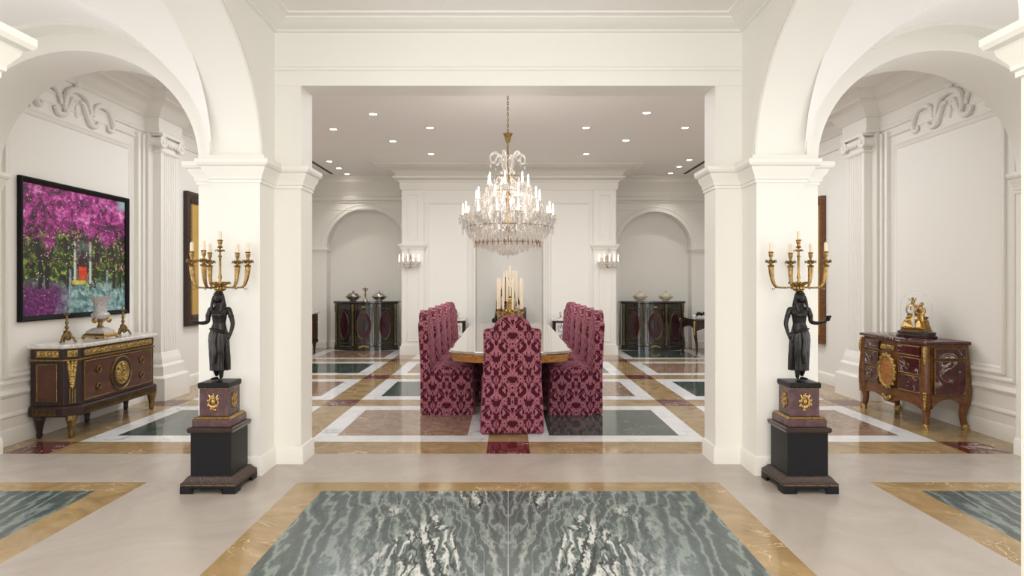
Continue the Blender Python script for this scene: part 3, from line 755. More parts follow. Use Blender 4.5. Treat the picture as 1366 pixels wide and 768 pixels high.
# ------------------------------------------------------------------ chandelier
def crystal_mat():
    m, nt, b = nmat('crystal')
    b.inputs['Base Color'].default_value = lin((246, 240, 234)); b.inputs['Roughness'].default_value = .06
    b.inputs['Transmission Weight'].default_value = .35; b.inputs['IOR'].default_value = 1.5; b.inputs['Specular IOR Level'].default_value = .9
    return m
M['crystal'] = crystal_mat()
M['amber'] = plain('amber_crystal', (190, 150, 124), .1, spec=.9); M['amber'].node_tree.nodes['Principled BSDF'].inputs['Transmission Weight'].default_value = .4
cd = thing('chandelier', 'large crystal chandelier of three candle tiers hanging on a gilt chain over the table', 'chandelier', (-.005, 7.5, 0))
b = MB()   # chain of links from the ceiling to the cup
z = 3.71; k = 0
while z > 3.2:
    lk = [(.011*math.cos(2*PI*i/10), 0, .02*math.sin(2*PI*i/10)) for i in range(11)]
    Mx = Matrix.Translation((0, 0, z)) @ Matrix.Rotation(PI/2*(k % 2), 4, 'Z')
    b.tube([Mx @ Vector(p) for p in lk], .004, 6); z -= .033; k += 1
b.lathe([(.0, 3.75), (.06, 3.75), (.055, 3.73), (.03, 3.71), (.008, 3.70)], seg=16)
b.build('chain', M['oldgold'], cd)
b = MB(); b.lathe([(.012, 3.10), (.02, 3.11), (.03, 3.14), (.04, 3.18), (.055, 3.205), (.058, 3.215), (.04, 3.215), (.01, 3.2)], seg=18); b.build('cup', M['oldgold'], cd)
b = MB(); b.lathe([(.01, 3.12), (.012, 2.98), (.018, 2.96), (.011, 2.93), (.012, 2.75), (.03, 2.72), (.035, 2.70), (.015, 2.66), (.014, 2.52), (.04, 2.49), (.045, 2.46), (.02, 2.42), (.02, 2.2), (.05, 2.16), (.06, 2.12), (.03, 2.06), (.015, 2.0), (.015, 1.9)], seg=14); b.build('stem', M['oldgold'], cd)
b = MB()
for rr, zz in ((.36, 1.915), (.50, 2.10), (.2, 2.52), (.14, 2.70)): b.tube([(rr*math.cos(2*PI*i/40), rr*math.sin(2*PI*i/40), zz) for i in range(41)], .006, 6)
b.build('ring', M['oldgold'], cd)
# tiers: (radius, candle base z, count, start radius, start z)
bulb = MB(); bulb.lathe([(.011, 0), (.0125, .01), (.0125, .075), (.008, .09), (.009, .1), (.011, .115), (.006, .135), (0, .142)], seg=10)
bme = bulb.mesh('candle'); bme.materials.append(M['bulb'])
sa = MB(); sa.lathe([(.008, -.02), (.02, -.012), (.042, -.004), (.045, 0), (.012, .002), (.012, .012)], seg=12)
sme = sa.mesh('drip_pan', 20); sme.materials.append(M['crystal'])
drop = MB(); drop.add([(0,0,.018), (.009,0,0), (0,.006,0), (-.009,0,0), (0,-.006,0), (0,0,-.026)], [(0,1,2),(0,2,3),(0,3,4),(0,4,1),(5,2,1),(5,3,2),(5,4,3),(5,1,4)])
drm = drop.mesh('crystal_drop', 0); drm.materials.append(M['crystal'])
ndrop = 0; rest = MB(); rest_a = MB()
def hang(x, y, z, sc=1.0, amber=False):
    """one faceted drop; the hundred largest on the near side are parts of their own"""
    global ndrop
    sc *= 1.3
    Mx = Matrix.Translation((x, y, z)) @ Matrix.Rotation(random.uniform(0, 6), 4, 'Z') @ Matrix.Scale(sc, 4)
    if not amber and ndrop < 100 and y < -.12 and sc > 1.7:
        o = bpy.data.objects.new('crystal_drop', drm); COL.objects.link(o); o.parent = cd; o.matrix_local = Mx; ndrop += 1
    else: (rest_a if amber else rest).join(drop, Mx)
TI = [(.535, 2.245, 14, .05, 2.14, 0), (.385, 2.42, 9, .04, 2.47, .2), (.245, 2.60, 7, .03, 2.71, .1)]
for R_, zc_, n, r0, z0, ph in TI:
    arm = MB(); arm.tube(spl([(r0, 0, z0), (r0+.3*(R_-r0), 0, z0-.07), (R_*.8, 0, zc_-.11), (R_, 0, zc_-.06), (R_, 0, zc_-.02)], 6), .0075, 6)
    ame = arm.mesh('arm'); ame.materials.append(M['crystal'])
    for k in range(n):
        a = 2*PI*(k+ph)/n
        x, y = R_*math.cos(a), R_*math.sin(a)
        part_from(ame, 'arm', cd, (0, 0, 0), a); part_from(sme, 'drip_pan', cd, (x, y, zc_-.005)); part_from(bme, 'candle', cd, (x, y, zc_))
        for q in range(6):
            an = 2*PI*q/6; hang(x+.04*math.cos(an), y+.04*math.sin(an), zc_-.04, 1.3)
            hang(x+.04*math.cos(an+.4), y+.04*math.sin(an+.4), zc_-.085, 1.0)
        hang(x, y, zc_-.14, 1.9); hang(x, y, zc_-.2, 1.5)
        # swags between arms
        a2 = 2*PI*(k+1+ph)/n
        for q in range(1, 8):
            t = q/8; aa = a+(a2-a)*t; rr = R_*(1-.05*math.sin(PI*t)); hang(rr*math.cos(aa), rr*math.sin(aa), zc_-.03-.09*math.sin(PI*t), .9)
        for q in range(1, 7):
            t = q/7; rr = r0+(R_-r0)*t; hang(rr*math.cos(a), rr*math.sin(a), zc_-.05-.05*math.sin(PI*t)+(z0-zc_)*(1-t)*.6, 1.2)
# basket of strands below: from the wide ring down to the tip
def basket(r1, z1, r2, z2, n, m, sag, sc):
    for k in range(n):
        a = 2*PI*k/n
        for q in range(m):
            t = q/(m-1); rr = r1+(r2-r1)*t+sag*math.sin(PI*t); hang(rr*math.cos(a), rr*math.sin(a), z1+(z2-z1)*t, sc*random.uniform(.85, 1.25))
basket(.545, 2.20, .50, 2.08, 44, 4, .01, 1.25)
basket(.50, 2.10, .37, 1.92, 40, 6, .03, 1.15)
basket(.36, 1.915, .06, 1.80, 30, 7, .03, 1.15)
basket(.20, 2.5, .50, 2.24, 18, 7, -.05, .9)
basket(.03, 2.95, .16, 2.66, 10, 7, -.04, .8)
basket(.22, 2.62, .36, 2.42, 14, 5, -.02, .9)
basket(.40, 2.30, .44, 2.12, 26, 5, .02, 1.3)
basket(.25, 2.36, .28, 2.12, 20, 6, .02, 1.2)
basket(.52, 2.24, .30, 1.99, 46, 9, .02, 1.1)
basket(.44, 2.12, .24, 1.86, 36, 8, .02, 1.1)
basket(.30, 2.45, .46, 2.28, 24, 6, .0, 1.1)
for k in range(34):
    a = 2*PI*k/34; hang(.385*math.cos(a), .385*math.sin(a), 1.915, 1.5, True); hang(.40*math.cos(a+.09), .40*math.sin(a+.09), 1.885, 1.1, False)
for k in range(12): hang(.1*math.cos(k), .1*math.sin(k), 1.815-.0*k, 1.6)
hang(0, 0, 1.79, 2.4)
tag(rest.build('crystal_strands', M['crystal'], cd, 0), kind='stuff')
rest_a.build('amber_drops', M['amber'], cd, 0)
# glass scrolls at the top
for k in range(6):
    a = 2*PI*k/6+.25
    sc_ = MB(); sc_.tube(spl([(.02, 0, 2.72), (.06, 0, 2.82), (.08, 0, 2.92), (.14, 0, 2.98), (.205, 0, 2.95), (.21, 0, 2.88), (.17, 0, 2.865), (.155, 0, 2.9)], 6), lerpl([.009, .012, .012, .012, .011, .009, .007, .005], 43), 8)
    for q, (r_, z_) in enumerate(((.205, 2.93), (.14, 2.96), (.21, 2.86))): sc_.join(drop, Matrix.Translation((r_, 0, z_-.04)) @ Matrix.Scale(1.2, 4))
    sc_.xf(Matrix.Rotation(a, 4, 'Z')); sc_.build('glass_scroll', M['crystal'], cd, 40)
# ------------------------------------------------------------------ bronze torchere figures on pedestals
def remesh(mb, name, voxel, mat, parent=None, smooth_it=2):
    me = mb.mesh('tmp', 0); o = bpy.data.objects.new('tmp', me); COL.objects.link(o)
    r = o.modifiers.new('r', 'REMESH'); r.mode = 'VOXEL'; r.voxel_size = voxel; r.use_smooth_shade = True
    if smooth_it:
        sm = o.modifiers.new('s', 'SMOOTH'); sm.factor = .5; sm.iterations = smooth_it
    dg = bpy.context.evaluated_depsgraph_get(); dg.update()
    nm = bpy.data.meshes.new_from_object(o.evaluated_get(dg)); nm.name = name
    bpy.data.objects.remove(o); nm.materials.clear(); nm.materials.append(mat)
    nm.polygons.foreach_set('use_smooth', [True]*len(nm.polygons))
    q = bpy.data.objects.new(name, nm); COL.objects.link(q)
    if parent: q.parent = parent
    return q
def figure_mb(m):
    """standing draped woman, .64 m tall, facing -y; m = +1: her forearm reaches out to +x"""
    b = MB()
    def ring(cx, cy, z, rx, ry, folds=0, nf=11, ph=0, n=44):
        out = []
        for i in range(n):
            a = 2*PI*i/n; k = 1+folds*math.cos(nf*a+ph)+folds*.5*math.cos((nf+6)*a+2*ph+1)
            out.append((m*(cx+rx*k*math.cos(a)), cy+ry*k*math.sin(a), z))
        return out
    # skirt: weight on one leg, hip thrown out
    b.rings([ring(-.004, 0, .075, .066, .056, .10, 11, .2), ring(-.004, 0, .10, .066, .055, .10, 11, .25), ring(-.002, 0, .16, .067, .054, .09, 11, .5),
             ring(.0, -.002, .22, .068, .055, .07, 11, .7), ring(.004, 0, .28, .069, .055, .05, 11, .9), ring(.006, 0, .325, .067, .052, .03, 11, 1), ring(.004, 0, .365, .056, .043, .015), ring(.002, 0, .395, .048, .036)])
    # sash and apron fall
    b.tube([(m*.062*math.cos(a), .048*math.sin(a), .352+.018*math.cos(a+.5)) for a in [2*PI*i/20 for i in range(21)]], .008, 6)
    b.tube(spl([(m*.0, -.05, .35), (m*.008, -.062, .28), (m*.0, -.066, .2), (m*.01, -.064, .13)], 5), lerpl([.012, .016, .018, .014], 16), 8)
    b.tube(spl([(m*-.05, -.02, .36), (m*-.066, -.03, .26), (m*-.07, -.03, .15), (m*-.068, -.02, .085)], 5), .010, 6)
    # torso
    b.rings([ring(.002, 0, .37, .05, .037), ring(.0, 0, .41, .044, .034), ring(-.002, -.003, .45, .05, .038), ring(-.002, -.004, .475, .055, .041), ring(-.002, 0, .50, .058, .036), ring(-.002, .002, .520, .052, .028), ring(0, .003, .535, .028, .022), ring(0, .003, .55, .018, .018)])
    for s_ in (-1, 1): b.ell((m*(-.002+s_*.022), -.034, .468), (.019, .016, .018), 10, 8)
    for s_ in (-1, 1): b.ell((m*(-.002+s_*.062), .001, .505), (.021, .02, .021), 10, 8)
    # neck, head with face, striped headcloth falling on the shoulders
    hx = .006
    b.tube([(0, .002, .53), (m*.002, -.002, .565)], .015, 10)
    b.ell((m*hx, -.006, .592), (.026, .032, .040), 14, 12)
    b.ell((m*hx, -.018, .572), (.017, .018, .018), 10, 8)
    b.add([(m*hx-.0055, -.036, .580), (m*hx+.0055, -.036, .580), (m*hx, -.046, .582), (m*hx, -.035, .600)], [(0,1,2), (0,2,3), (1,3,2), (0,3,1)])
    for s_ in (-1, 1):
        b.ell((m*hx+s_*.0105, -.0335, .596), (.0055, .004, .0032), 8, 6); b.ell((m*hx+s_*.0105, -.034, .6035), (.008, .004, .002), 8, 6)
    b.ell((m*hx, -.037, .571), (.008, .004, .0028), 8, 6); b.ell((m*hx, -.0355, .5665), (.006, .004, .0025), 8, 6)
    b.rings([ring(hx, .003, .64, .012, .014), ring(hx, .003, .634, .024, .028), ring(hx, .006, .615, .033, .036), ring(hx, .011, .59, .037, .036, .02, 16), ring(hx, .017, .56, .041, .03, .03, 16), ring(hx*.6, .021, .53, .044, .026, .04, 16), ring(hx*.4, .024, .495, .04, .018, .04, 16), ring(hx*.4, .024, .485, .036, .014, .04, 16)])
    for s_ in (-1, 1): b.tube(spl([(m*hx+s_*.031, -.006, .605), (m*hx+s_*.035, -.012, .575), (m*hx+s_*.036, -.026, .535), (m*hx+s_*.032, -.036, .495)], 5), lerpl([.006, .010, .011, .009], 16), 8)
    b.tube([(m*hx+.029*math.cos(a), -.004+.033*math.sin(a), .616) for a in [2*PI*i/20 for i in range(21)]], .004, 6)
    # reaching arm: upper arm down, forearm forward and out
    def hand(o, d, up, curl):
        d = Vector(d).normalized(); up = Vector(up).normalized(); sd = d.cross(up).normalized(); o = Vector(o)
        b.tube([o-d*.004, o+d*.008, o+d*.02], [.0085, .011, .0095], 8)
        for k in range(4):
            r_ = o+d*.018+sd*(k-1.5)*.0058; ln = (.020, .024, .023, .018)[k]
            b.tube([r_, r_+d*ln*.5+up*curl*.2*ln, r_+d*ln*.85+up*curl*.75*ln], [.0036, .0034, .003], 6)
        t0 = o+d*.005+sd*.009; b.tube([t0, t0+sd*.008+d*.008+up*.004, t0+sd*.009+d*.017+up*.009], [.0042, .0036, .003], 6)
    P3 = [(m*.064, .002, .508), (m*.078, -.002, .46), (m*.082, -.006, .42), (m*.105, -.04, .412), (m*.135, -.07, .420)]
    pp = spl(P3, 6); b.tube(pp, lerpl([.019, .018, .015, .013, .0095], len(pp)), 10)
    hand(P3[-1], (m*.6, -.7, .25), (-.1*m, .1, 1), 1.0)
    # hanging arm
    P4 = [(m*-.066, .002, .508), (m*-.083, .004, .455), (m*-.093, .004, .405), (m*-.09, -.012, .355), (m*-.082, -.026, .315)]
    pp = spl(P4, 6); b.tube(pp, lerpl([.019, .0175, .0155, .013, .0095], len(pp)), 10)
    hand(P4[-1], (m*.15, -.25, -1), (m*.8, -.3, 0), .8)
    b.tube([(m*-.0805, .004, .462), (m*-.0815, .004, .455)], .0205, 10); b.tube([(m*.0765, -.001, .466), (m*.0775, -.002, .459)], .0205, 10)
    # legs and bare feet
    b.tube(spl([(m*-.016, 0, .14), (m*-.012, .004, .08), (m*-.010, .006, .02)], 4), lerpl([.026, .02, .0125], 9), 10)
    b.tube(spl([(m*.022, -.012, .14), (m*.024, -.004, .08), (m*.026, .02, .034)], 4), lerpl([.026, .02, .0125], 9), 10)
    for fx, fy, fz, ry_ in ((-.012, -.014, .008, -.15), (.029, .002, .014, .55)):
        d = Vector((math.sin(ry_)*m, -math.cos(ry_), 0)); sd = Vector((d.y, -d.x, 0)); o = Vector((m*fx, fy, fz))
        b.tube([o-d*.02, o, o+d*.022, o+d*.034], [.011, .0115, .0095, .007], 10)
        for k in range(5): b.ell(o+d*(.037-abs(k-1.5)*.002)+sd*(k-2)*.0048*1.0+Vector((0, 0, -.003)), (.0034, .0042, .0036), 6, 5)
    return b
def horn_arm():
    a = MB()
    a.tube(spl([(.02, 0, .03), (.07, 0, .022), (.125, 0, .022), (.155, 0, .03), (.175, 0, .07), (.185, 0, .13), (.188, 0, .175)], 6), lerpl([.006, .0055, .006, .009, .013, .017, .019], 37), 10)
    a.tube(spl([(.155, 0, .028), (.165, 0, .012), (.178, 0, .012), (.176, 0, .02)], 5), .003, 6)
    a.lathe([(.02, .17), (.025, .175), (.021, .182), (.008, .19), (.007, .205), (.012, .21), (.019, .215), (.010, .22), (.008, .235), (.015, .247), (.0155, .27), (.021, .276), (.013, .28)], (.188, 0, 0), 14)
    for k in range(6):
        an = 2*PI*k/6; c_, s_ = math.cos(an), math.sin(an)
        a.tube([(.188+r_*c_, r_*s_, z_) for r_, z_ in ((.012, .197), (.026, .206), (.036, .218), (.038, .205), (.032, .20))], [.005, .006, .005, .004, .003], 6)
    return a
horn = horn_arm().mesh('arm'); horn.materials.append(M['oldgold'])
stub = MB(); stub.lathe([(.0125, 0), (.012, .055), (.009, .062), (.0015, .064), (.001, .07)], seg=12)
stubm = stub.mesh('candle'); stubm.materials.append(M['wax'])
def torchere(cx, cy, m, lab_t, lab_p):
    # black wooden pedestal with bracket feet
    p = thing('pedestal', lab_p, 'pedestal', (cx, cy, 0), 0)
    b = MB(); b.rectstack([(0, .10), (0, .405)], 0, 0, .28, .28); b.build('box', M['black'], p, 0, .002)
    b = MB(); b.rectstack([(.0, .405), (.012, .41), (.018, .425), (.018, .438), (.006, .446), (-.02, .447)], 0, 0, .28, .28); b.build('cornice', M['darkwood'], p, 0)
    b = MB(); b.rectstack([(.044, .055), (.048, .06), (.048, .072), (.036, .08), (.015, .108), (0, .112)], 0, 0, .28, .28); b.build('carved_moulding', M['mould'], p, 0)
    b = MB(); b.rectstack([(.043, .035), (.045, .055)], 0, 0, .29, .29)
    h = .19
    for sx in (-1, 1):
        for sy in (-1, 1):
            b.prism([(sx*h, sy*h), (sx*(h-.095), sy*h), (sx*(h-.075), sy*(h-.02)), (sx*(h-.02), sy*(h-.075)), (sx*h, sy*(h-.095))], 0, .045)
    for s_ in (-1, 1):   # shaped skirt between the feet
        for ax in (0, 1):
            pl = [(-.11, .015), (-.085, .034), (-.03, .04), (.03, .04), (.085, .034), (.11, .015), (.11, .056), (-.11, .056)]
            q = MB(); q.prism(pl, s_*h, s_*(h-.02), 'y')
            b.join(q, Matrix.Rotation(PI/2*ax, 4, 'Z'))
    b.build('foot_frame', M['black'], p, 0, .003)
    b = MB(); b.rectstack([(.0445, .0535), (.0465, .0575), (.0445, .0605)], 0, 0, .285, .285); b.build('gilt_line', M['oldgold'], p, 0)
    # torchere: porphyry plinth with gilt mounts, figure, candle arms
    t = thing('torchere', lab_t, 'candelabra', (cx, cy, .448), 0)
    b = MB(); b.rectstack([(0, 0), (0, .045), (-.006, .05), (-.03, .053)], 0, 0, .268, .268); b.build('step', M['porph'], t, 0, .002)
    b = MB(); b.rectstack([(-.004, .047), (0.0, .052), (-.012, .064), (-.028, .068)], 0, 0, .262, .262); b.build('step_rim', M['oldgold'], t, 0)
    b = MB(); b.rectstack([(0, .066), (0, .262)], 0, 0, .198, .198); b.build('plinth', M['porph'], t, 0, .002)
    b = MB(); b.rectstack([(.0, .255), (.004, .258), (.004, .262), (0, .264)], 0, 0, .2, .2); b.build('plinth_rim', M['oldgold'], t, 0)
    b = MB(); b.rectstack([(.006, .264), (.008, .27), (.008, .295), (.002, .3)], 0, 0, .2, .2); b.build('slab', M['black'], t, 0, .002)
    # trophy mounts: lyre and leaves on each face
    tr = MB()
    tr.tube(spl([(-.012, 0, -.04), (-.034, 0, -.01), (-.022, 0, .025), (-.034, 0, .05)], 6), .006, 6); tr.tube(spl([(.012, 0, -.04), (.034, 0, -.01), (.022, 0, .025), (.034, 0, .05)], 6), .006, 6)
    tr.tube([(-.03, 0, .032), (.03, 0, .032)], .005, 6); tr.tube([(0, 0, -.05), (0, 0, .062)], .005, 6)
    for k in range(3): tr.tube([(-.01+.01*k, 0, -.03), (-.01+.01*k, 0, .03)], .0025, 6)
    for k in range(14):
        an = random.uniform(0, 6.28); tr.ell((.04*math.cos(an)*random.uniform(.5, 1), -.002, .05*math.sin(an)*random.uniform(.5, 1)-.005), (.010, .006, .014), 8, 6, Matrix.Rotation(an, 3, 'Y'))
    tr.ell((0, -.003, -.035), (.018, .008, .016), 10, 6); tr.ell((0, -.003, .0), (.014, .008, .02), 10, 6)
    for q in range(4):
        c_ = MB(); c_.join(tr, Matrix.Rotation(q*PI/2, 4, 'Z') @ Matrix.Translation((0, -.1, .165))); c_.build('trophy_mount', M['gold'], t)
    f = remesh(figure_mb(m), 'figure', .0027, M['bronze'], t, 1); f.location = (m*.005, 0, .3)
    if m > 0:
        cb_ = MB(); cb_.lathe([(.006, 0), (.012, .004), (.014, .012), (.018, .02), (.012, .026), (.016, .034), (.005, .04)], seg=12); cb_.tube([(.0, 0, .03), (-.022, 0, .038)], .005, 6); cb_.ell((.015, 0, .032), (.012, .008, .01), 8, 6)
        cb_.build('held_cup', M['bronze'], t, 40, 0, (m*.163, -.09, .728))
    # basket crown and stem
    b = MB(); b.lathe([(.02, .0), (.03, .004), (.034, .018), (.026, .028), (.036, .04), (.03, .05), (.012, .056), (.008, .08), (.013, .1), (.008, .13), (.009, .24), (.014, .25), (.008, .26), (.007, .31)], (0, 0, .935), 18)
    for k in range(12):
        an = 2*PI*k/12; b.ell((.033*math.cos(an), .033*math.sin(an), .958), (.009, .009, .016), 8, 6)
    for k in range(6):
        an = 2*PI*k/6+.3; c_, s_ = math.cos(an), math.sin(an)
        b.tube([(r_*c_, r_*s_, .935+z_) for r_, z_ in ((.02, .04), (.045, .058), (.064, .062), (.072, .054))], [.009, .012, .009, .003], 6)
    b.lathe([(.004, .245), (.014, .25), (.02, .258), (.012, .262), (.01, .275), (.015, .285), (.016, .3), (.022, .306), (.012, .309)], (0, 0, .995), 14)
    for k in range(5):
        an = 2*PI*k/5; c_, s_ = math.cos(an), math.sin(an)
        b.tube([(r_*c_, r_*s_, .995+z_) for r_, z_ in ((.008, .225), (.022, .236), (.032, .232), (.03, .224))], [.005, .005, .004, .003], 6)
    b.build('crown_stem', M['oldgold'], t)
    part_from(stubm, 'candle', t, (0, 0, 1.303))
    offs = [10, 76, 136, 190, 262] if m < 0 else [172, 82, 40, -4]
    for k, dg_ in enumerate(offs):
        an = math.radians(dg_)
        o = part_from(horn, 'arm', t, (0, 0, .94), an)
        cnd = part_from(stubm, 'candle', o, (.188, 0, .28))
M['mould'] = plain('carved_brown', (56, 42, 36), .5, noise=.5, scale=90, bump=.6, bscale=120)
torchere(-2.055, 4.49, -1, 'bronze female figure with gilt candle arms, reaching left, on porphyry plinth by the left pier', 'black wooden pedestal with bracket feet in front of the left pier')
torchere(2.07, 4.49, 1, 'bronze female figure with gilt candle arms, holding a cup out right, by the right pier', 'black wooden pedestal with bracket feet in front of the right pier')
# ------------------------------------------------------------------ left gallery bay
M['redwood'] = plain('red_brown_veneer', (78, 40, 27), .3, noise=.18, scale=9, coat=.3)
M['cabtop'] = marble('veined_white_top', [(.3, (206, 200, 196)), (.55, (232, 228, 224)), (.8, (240, 238, 236))], 5, 2, .12, vein=(150, 130, 120), vscale=5, vwidth=.02)
M['relief'] = plain('gilt_relief', (170, 144, 88), .38, 1, noise=.3, scale=45, bump=1, bscale=70)
M['griotte'] = marble('dark_red_marble', [(.3, (52, 22, 24)), (.55, (78, 34, 36)), (.8, (96, 48, 46))], 7, 2, .14, vein=(226, 216, 208), vscale=5.5, vwidth=.022)
M['honey'] = marble('honey_veneer', [(.3, (84, 50, 24)), (.5, (110, 68, 33)), (.75, (130, 86, 46))], 7, 1.5, .25, stretch=(1, 1, 3))
def band_frame(b, plane, pos, sgn, a0, a1, z0, z1, w=.012, h=.008):
    b.frame(plane, pos, sgn, a0, a1, z0, z1, [(0, 0), (0, h*.7), (w*.3, h), (w*.7, h), (w, h*.5), (w, 0)])
lc = thing('commode', 'dark mahogany commode with gilt mounts and white marble top under the blossom painting', 'commode', (-4.225, 6.51, 0), PI/2)
def foot(g, grow=0):
    e = g+grow; return [(-.70-e, .185), (-.70-e, -.12-e*.5), (-.60-e*.5, -.215-e), (.60+e*.5, -.215-e), (.70+e, -.12-e*.5), (.70+e, .185)]
b = MB(); b.rings([[(x, y, z) for x, y in foot(g)] for g, z in ((0, .30), (0, .83))]); b.build('carcass', M['mahog'], lc, 0, .003)
b = MB(); b.rings([[(x, y, z) for x, y in foot(g)] for g, z in ((.02, .832), (.035, .838), (.04, .85), (.04, .866), (.034, .874))]); b.build('marble_top', M['cabtop'], lc, 0, .003)
b = MB(); b.rings([[(x, y, z) for x, y in foot(g)] for g, z in ((.018, .205), (.03, .215), (.03, .285), (.02, .30), (0, .31))]); b.build('plinth', M['mahog'], lc, 0, .002)
b = MB(); b.rings([[(x, y, z) for x, y in foot(g)] for g, z in ((.004, .715), (.014, .722), (.014, .732), (.004, .738))]); b.build('gilt_moulding', M['oldgold'], lc, 0)
# greek key strip
def key(b, M4, n, w, h, tk=.004):
    for k in range(n):
        x0 = -n*w/2+k*w
        for (xa, xb, za, zb) in ((0, .85, .85, 1), (.7, .85, .2, 1), (.3, .85, .2, .34), (.3, .42, .2, .62), (.0, .15, 0, 1), (0, 1, 0, .12)):
            q = MB(); q.box(x0+xa*w, x0+xb*w, -tk, 0, -h/2+za*h, -h/2+zb*h); b.join(q, M4)
b = MB()
key(b, Matrix.Translation((0, -.246, .25)), 26, .044, .05)
b.build('greek_key_strip', M['brass'], lc, 0)
for s_ in (-1, 1):
    b = MB(); key(b, Matrix.Translation((s_*.731, .03, .25)) @ Matrix.Rotation(s_*PI/2, 4, 'Z'), 5, .044, .05)
    b.build('greek_key_strip', M['brass'], lc, 0)
# frieze panels
b = MB(); b.box(-.56, .56, -.222, -.214, .755, .815); b.box(-.704, -.698, -.08, .13, .755, .815); b.box(.698, .704, -.08, .13, .755, .815)
for k in range(28): b.ell((-.54+k*.04, -.223, .785), (.016, .007, .024), 8, 6, Matrix.Rotation(.7 if k % 2 else -.7, 3, 'Y'))
for s_ in (-1, 1):
    for k in range(6): b.ell((s_*.705, -.065+k*.036, .785), (.007, .014, .022), 8, 6)
b.build('frieze_mount', M['relief'], lc, 40)
# end and front panels
for s_ in (-1, 1):
    p = MB(); p.box(s_*.70, s_*.706, -.05, .115, .36, .675); p = p.build('end_panel', M['redwood'], lc, 0)
    q = MB(); band_frame(q, 'x', s_*.70, s_, -.065, .13, .345, .69); q.build('gilt_frame', M['brass'], p, 0)
dr = MB(); dr.box(-.55, .55, -.222, -.215, .345, .69); dr = dr.build('front_panel', M['redwood'], lc, 0)
q = MB(); band_frame(q, 'y', -.215, -1, -.565, .565, .33, .705, .014, .01); q.build('gilt_frame', M['brass'], dr, 0)
cz = .517
q = MB(); q.lathe([(.175, 0), (.175, .012), (.165, .016), (.158, .010), (.0, .010)], seg=40); q.xf(Matrix.Translation((0, -.22, cz)) @ Matrix.Rotation(PI/2, 4, 'X')); q.build('medallion_ring', M['brass'], dr, 40)
q = MB(); q.lathe([(.155, .0105), (.155, .013), (.0, .013)], seg=40); q.xf(Matrix.Translation((0, -.22, cz)) @ Matrix.Rotation(PI/2, 4, 'X')); q.build('medallion_field', M['mahog'], dr, 40)
q = MB(); q.lathe([(.118, .012), (.118, .018), (.108, .022), (.10, .018), (0, .02)], seg=36)
q.xf(Matrix.Translation((0, -.22, cz)) @ Matrix.Rotation(PI/2, 4, 'X'))
for k in range(26):
    a = random.uniform(0, 6.28); r_ = .085*math.sqrt(random.random()); q.ell((r_*math.cos(a), -.24, cz+r_*math.sin(a)), (.02, .008, .013), 8, 6, Matrix.Rotation(a, 3, 'Y'))
q.build('medallion', M['relief'], dr, 40)
for xx in (-.36, .36):
    for zz in (.435, .60):
        q = MB(); q.tube([(xx+.028*math.cos(2*PI*i/20), -.232, zz+.028*math.sin(2*PI*i/20)) for i in range(21)], .0065, 8)
        q.tube([(xx, -.218, zz+.03), (xx, -.236, zz+.03)], .008, 8); q.build('ring_pull', M['brass'], dr)
# corner mounts on the canted stiles
for s_ in (-1, 1):
    c = MB()
    for k in range(10):
        t_ = k/9; w_ = .028*(1-t_*.8)
        for j in (-1, 0, 1): c.ell((j*w_, 0, .70-.22*t_), (.014, .010, .022), 8, 6, Matrix.Rotation(j*.5, 3, 'Y'))
    d = MB(); d.box(-.04, .04, -.008, 0, .755, .815)
    for k in range(9): d.ell((-.028+.028*(k % 3), -.006, .765+.02*(k//3)), (.012, .008, .009), 8, 6)
    d.xf(Matrix.Translation((s_*.652, -.17, 0)) @ Matrix.Rotation(s_*math.atan2(.095, .10), 4, 'Z')); d.build('corner_rosette', M['relief'], lc, 40)
    d = MB()
    for j in (-1, 0, 1): d.box(.02*j-.005, .02*j+.005, -.005, 0, .325, .46)
    d.xf(Matrix.Translation((s_*.652, -.17, 0)) @ Matrix.Rotation(s_*math.atan2(.095, .10), 4, 'Z')); d.build('fluted_inlay', M['brass'], lc, 0)
    c.xf(Matrix.Translation((s_*.652, -.17, 0)) @ Matrix.Rotation(s_*math.atan2(.095, .10), 4, 'Z')); c.build('corner_mount', M['relief'], lc, 40)
for fx, fy in ((-.655, -.165), (.655, -.165), (-.66, .13), (.66, .13), (0, .13)):
    c = MB(); pr = [(.018, 0), (.02, .012), (.026, .03), (.022, .05), (.03, .1), (.042, .16), (.048, .185), (.044, .195), (.052, .2), (.05, .215)]
    rs = [[(fx+r_*(1+.05*math.cos(10*2*PI*i/40))*math.cos(2*PI*i/40), fy+r_*(1+.05*math.cos(10*2*PI*i/40))*math.sin(2*PI*i/40), z_) for i in range(40)] for r_, z_ in pr]
    c.rings(rs); c.build('leg', M['brass'] if fy < 0 else M['mahog'], lc, 50)

# urn and two prickets on the marble top (height .874)
ur = thing('urn', 'grey glass campana urn on a square gilt foot, centre of the left commode', 'urn', (-4.21, 6.50, .874), 0)
M['greyglass'] = plain('grey_cut_glass', (186, 184, 182), .18, 0, .7, noise=.1, scale=60, bump=.4, bscale=90)
b = MB(); b.lathe([(.02, .185), (.05, .19), (.078, .205), (.088, .235), (.08, .255), (.062, .265), (.058, .30), (.064, .36), (.085, .40), (.112, .418), (.115, .426), (.105, .426), (.078, .405), (.055, .36), (.05, .30), (0, .27)], seg=36); b.build('bowl', M['greyglass'], ur)
b = MB(); b.lathe([(.03, .105), (.034, .12), (.022, .135), (.02, .185), (.032, .162), (.045, .175), (.055, .188), (.03, .192)], seg=24); b.ell((-.0, -.09, .185), (.03, .02, .03), 8, 6); b.ell((.09, 0, .185), (.02, .03, .03), 8, 6); b.build('mounts', M['gold'], ur)
b = MB(); b.rectstack([(.0, .05), (-.005, .075), (-.03, .095), (-.05, .107)], 0, 0, .19, .19); b.build('foot_block', M['greyglass'], ur, 0, .003)
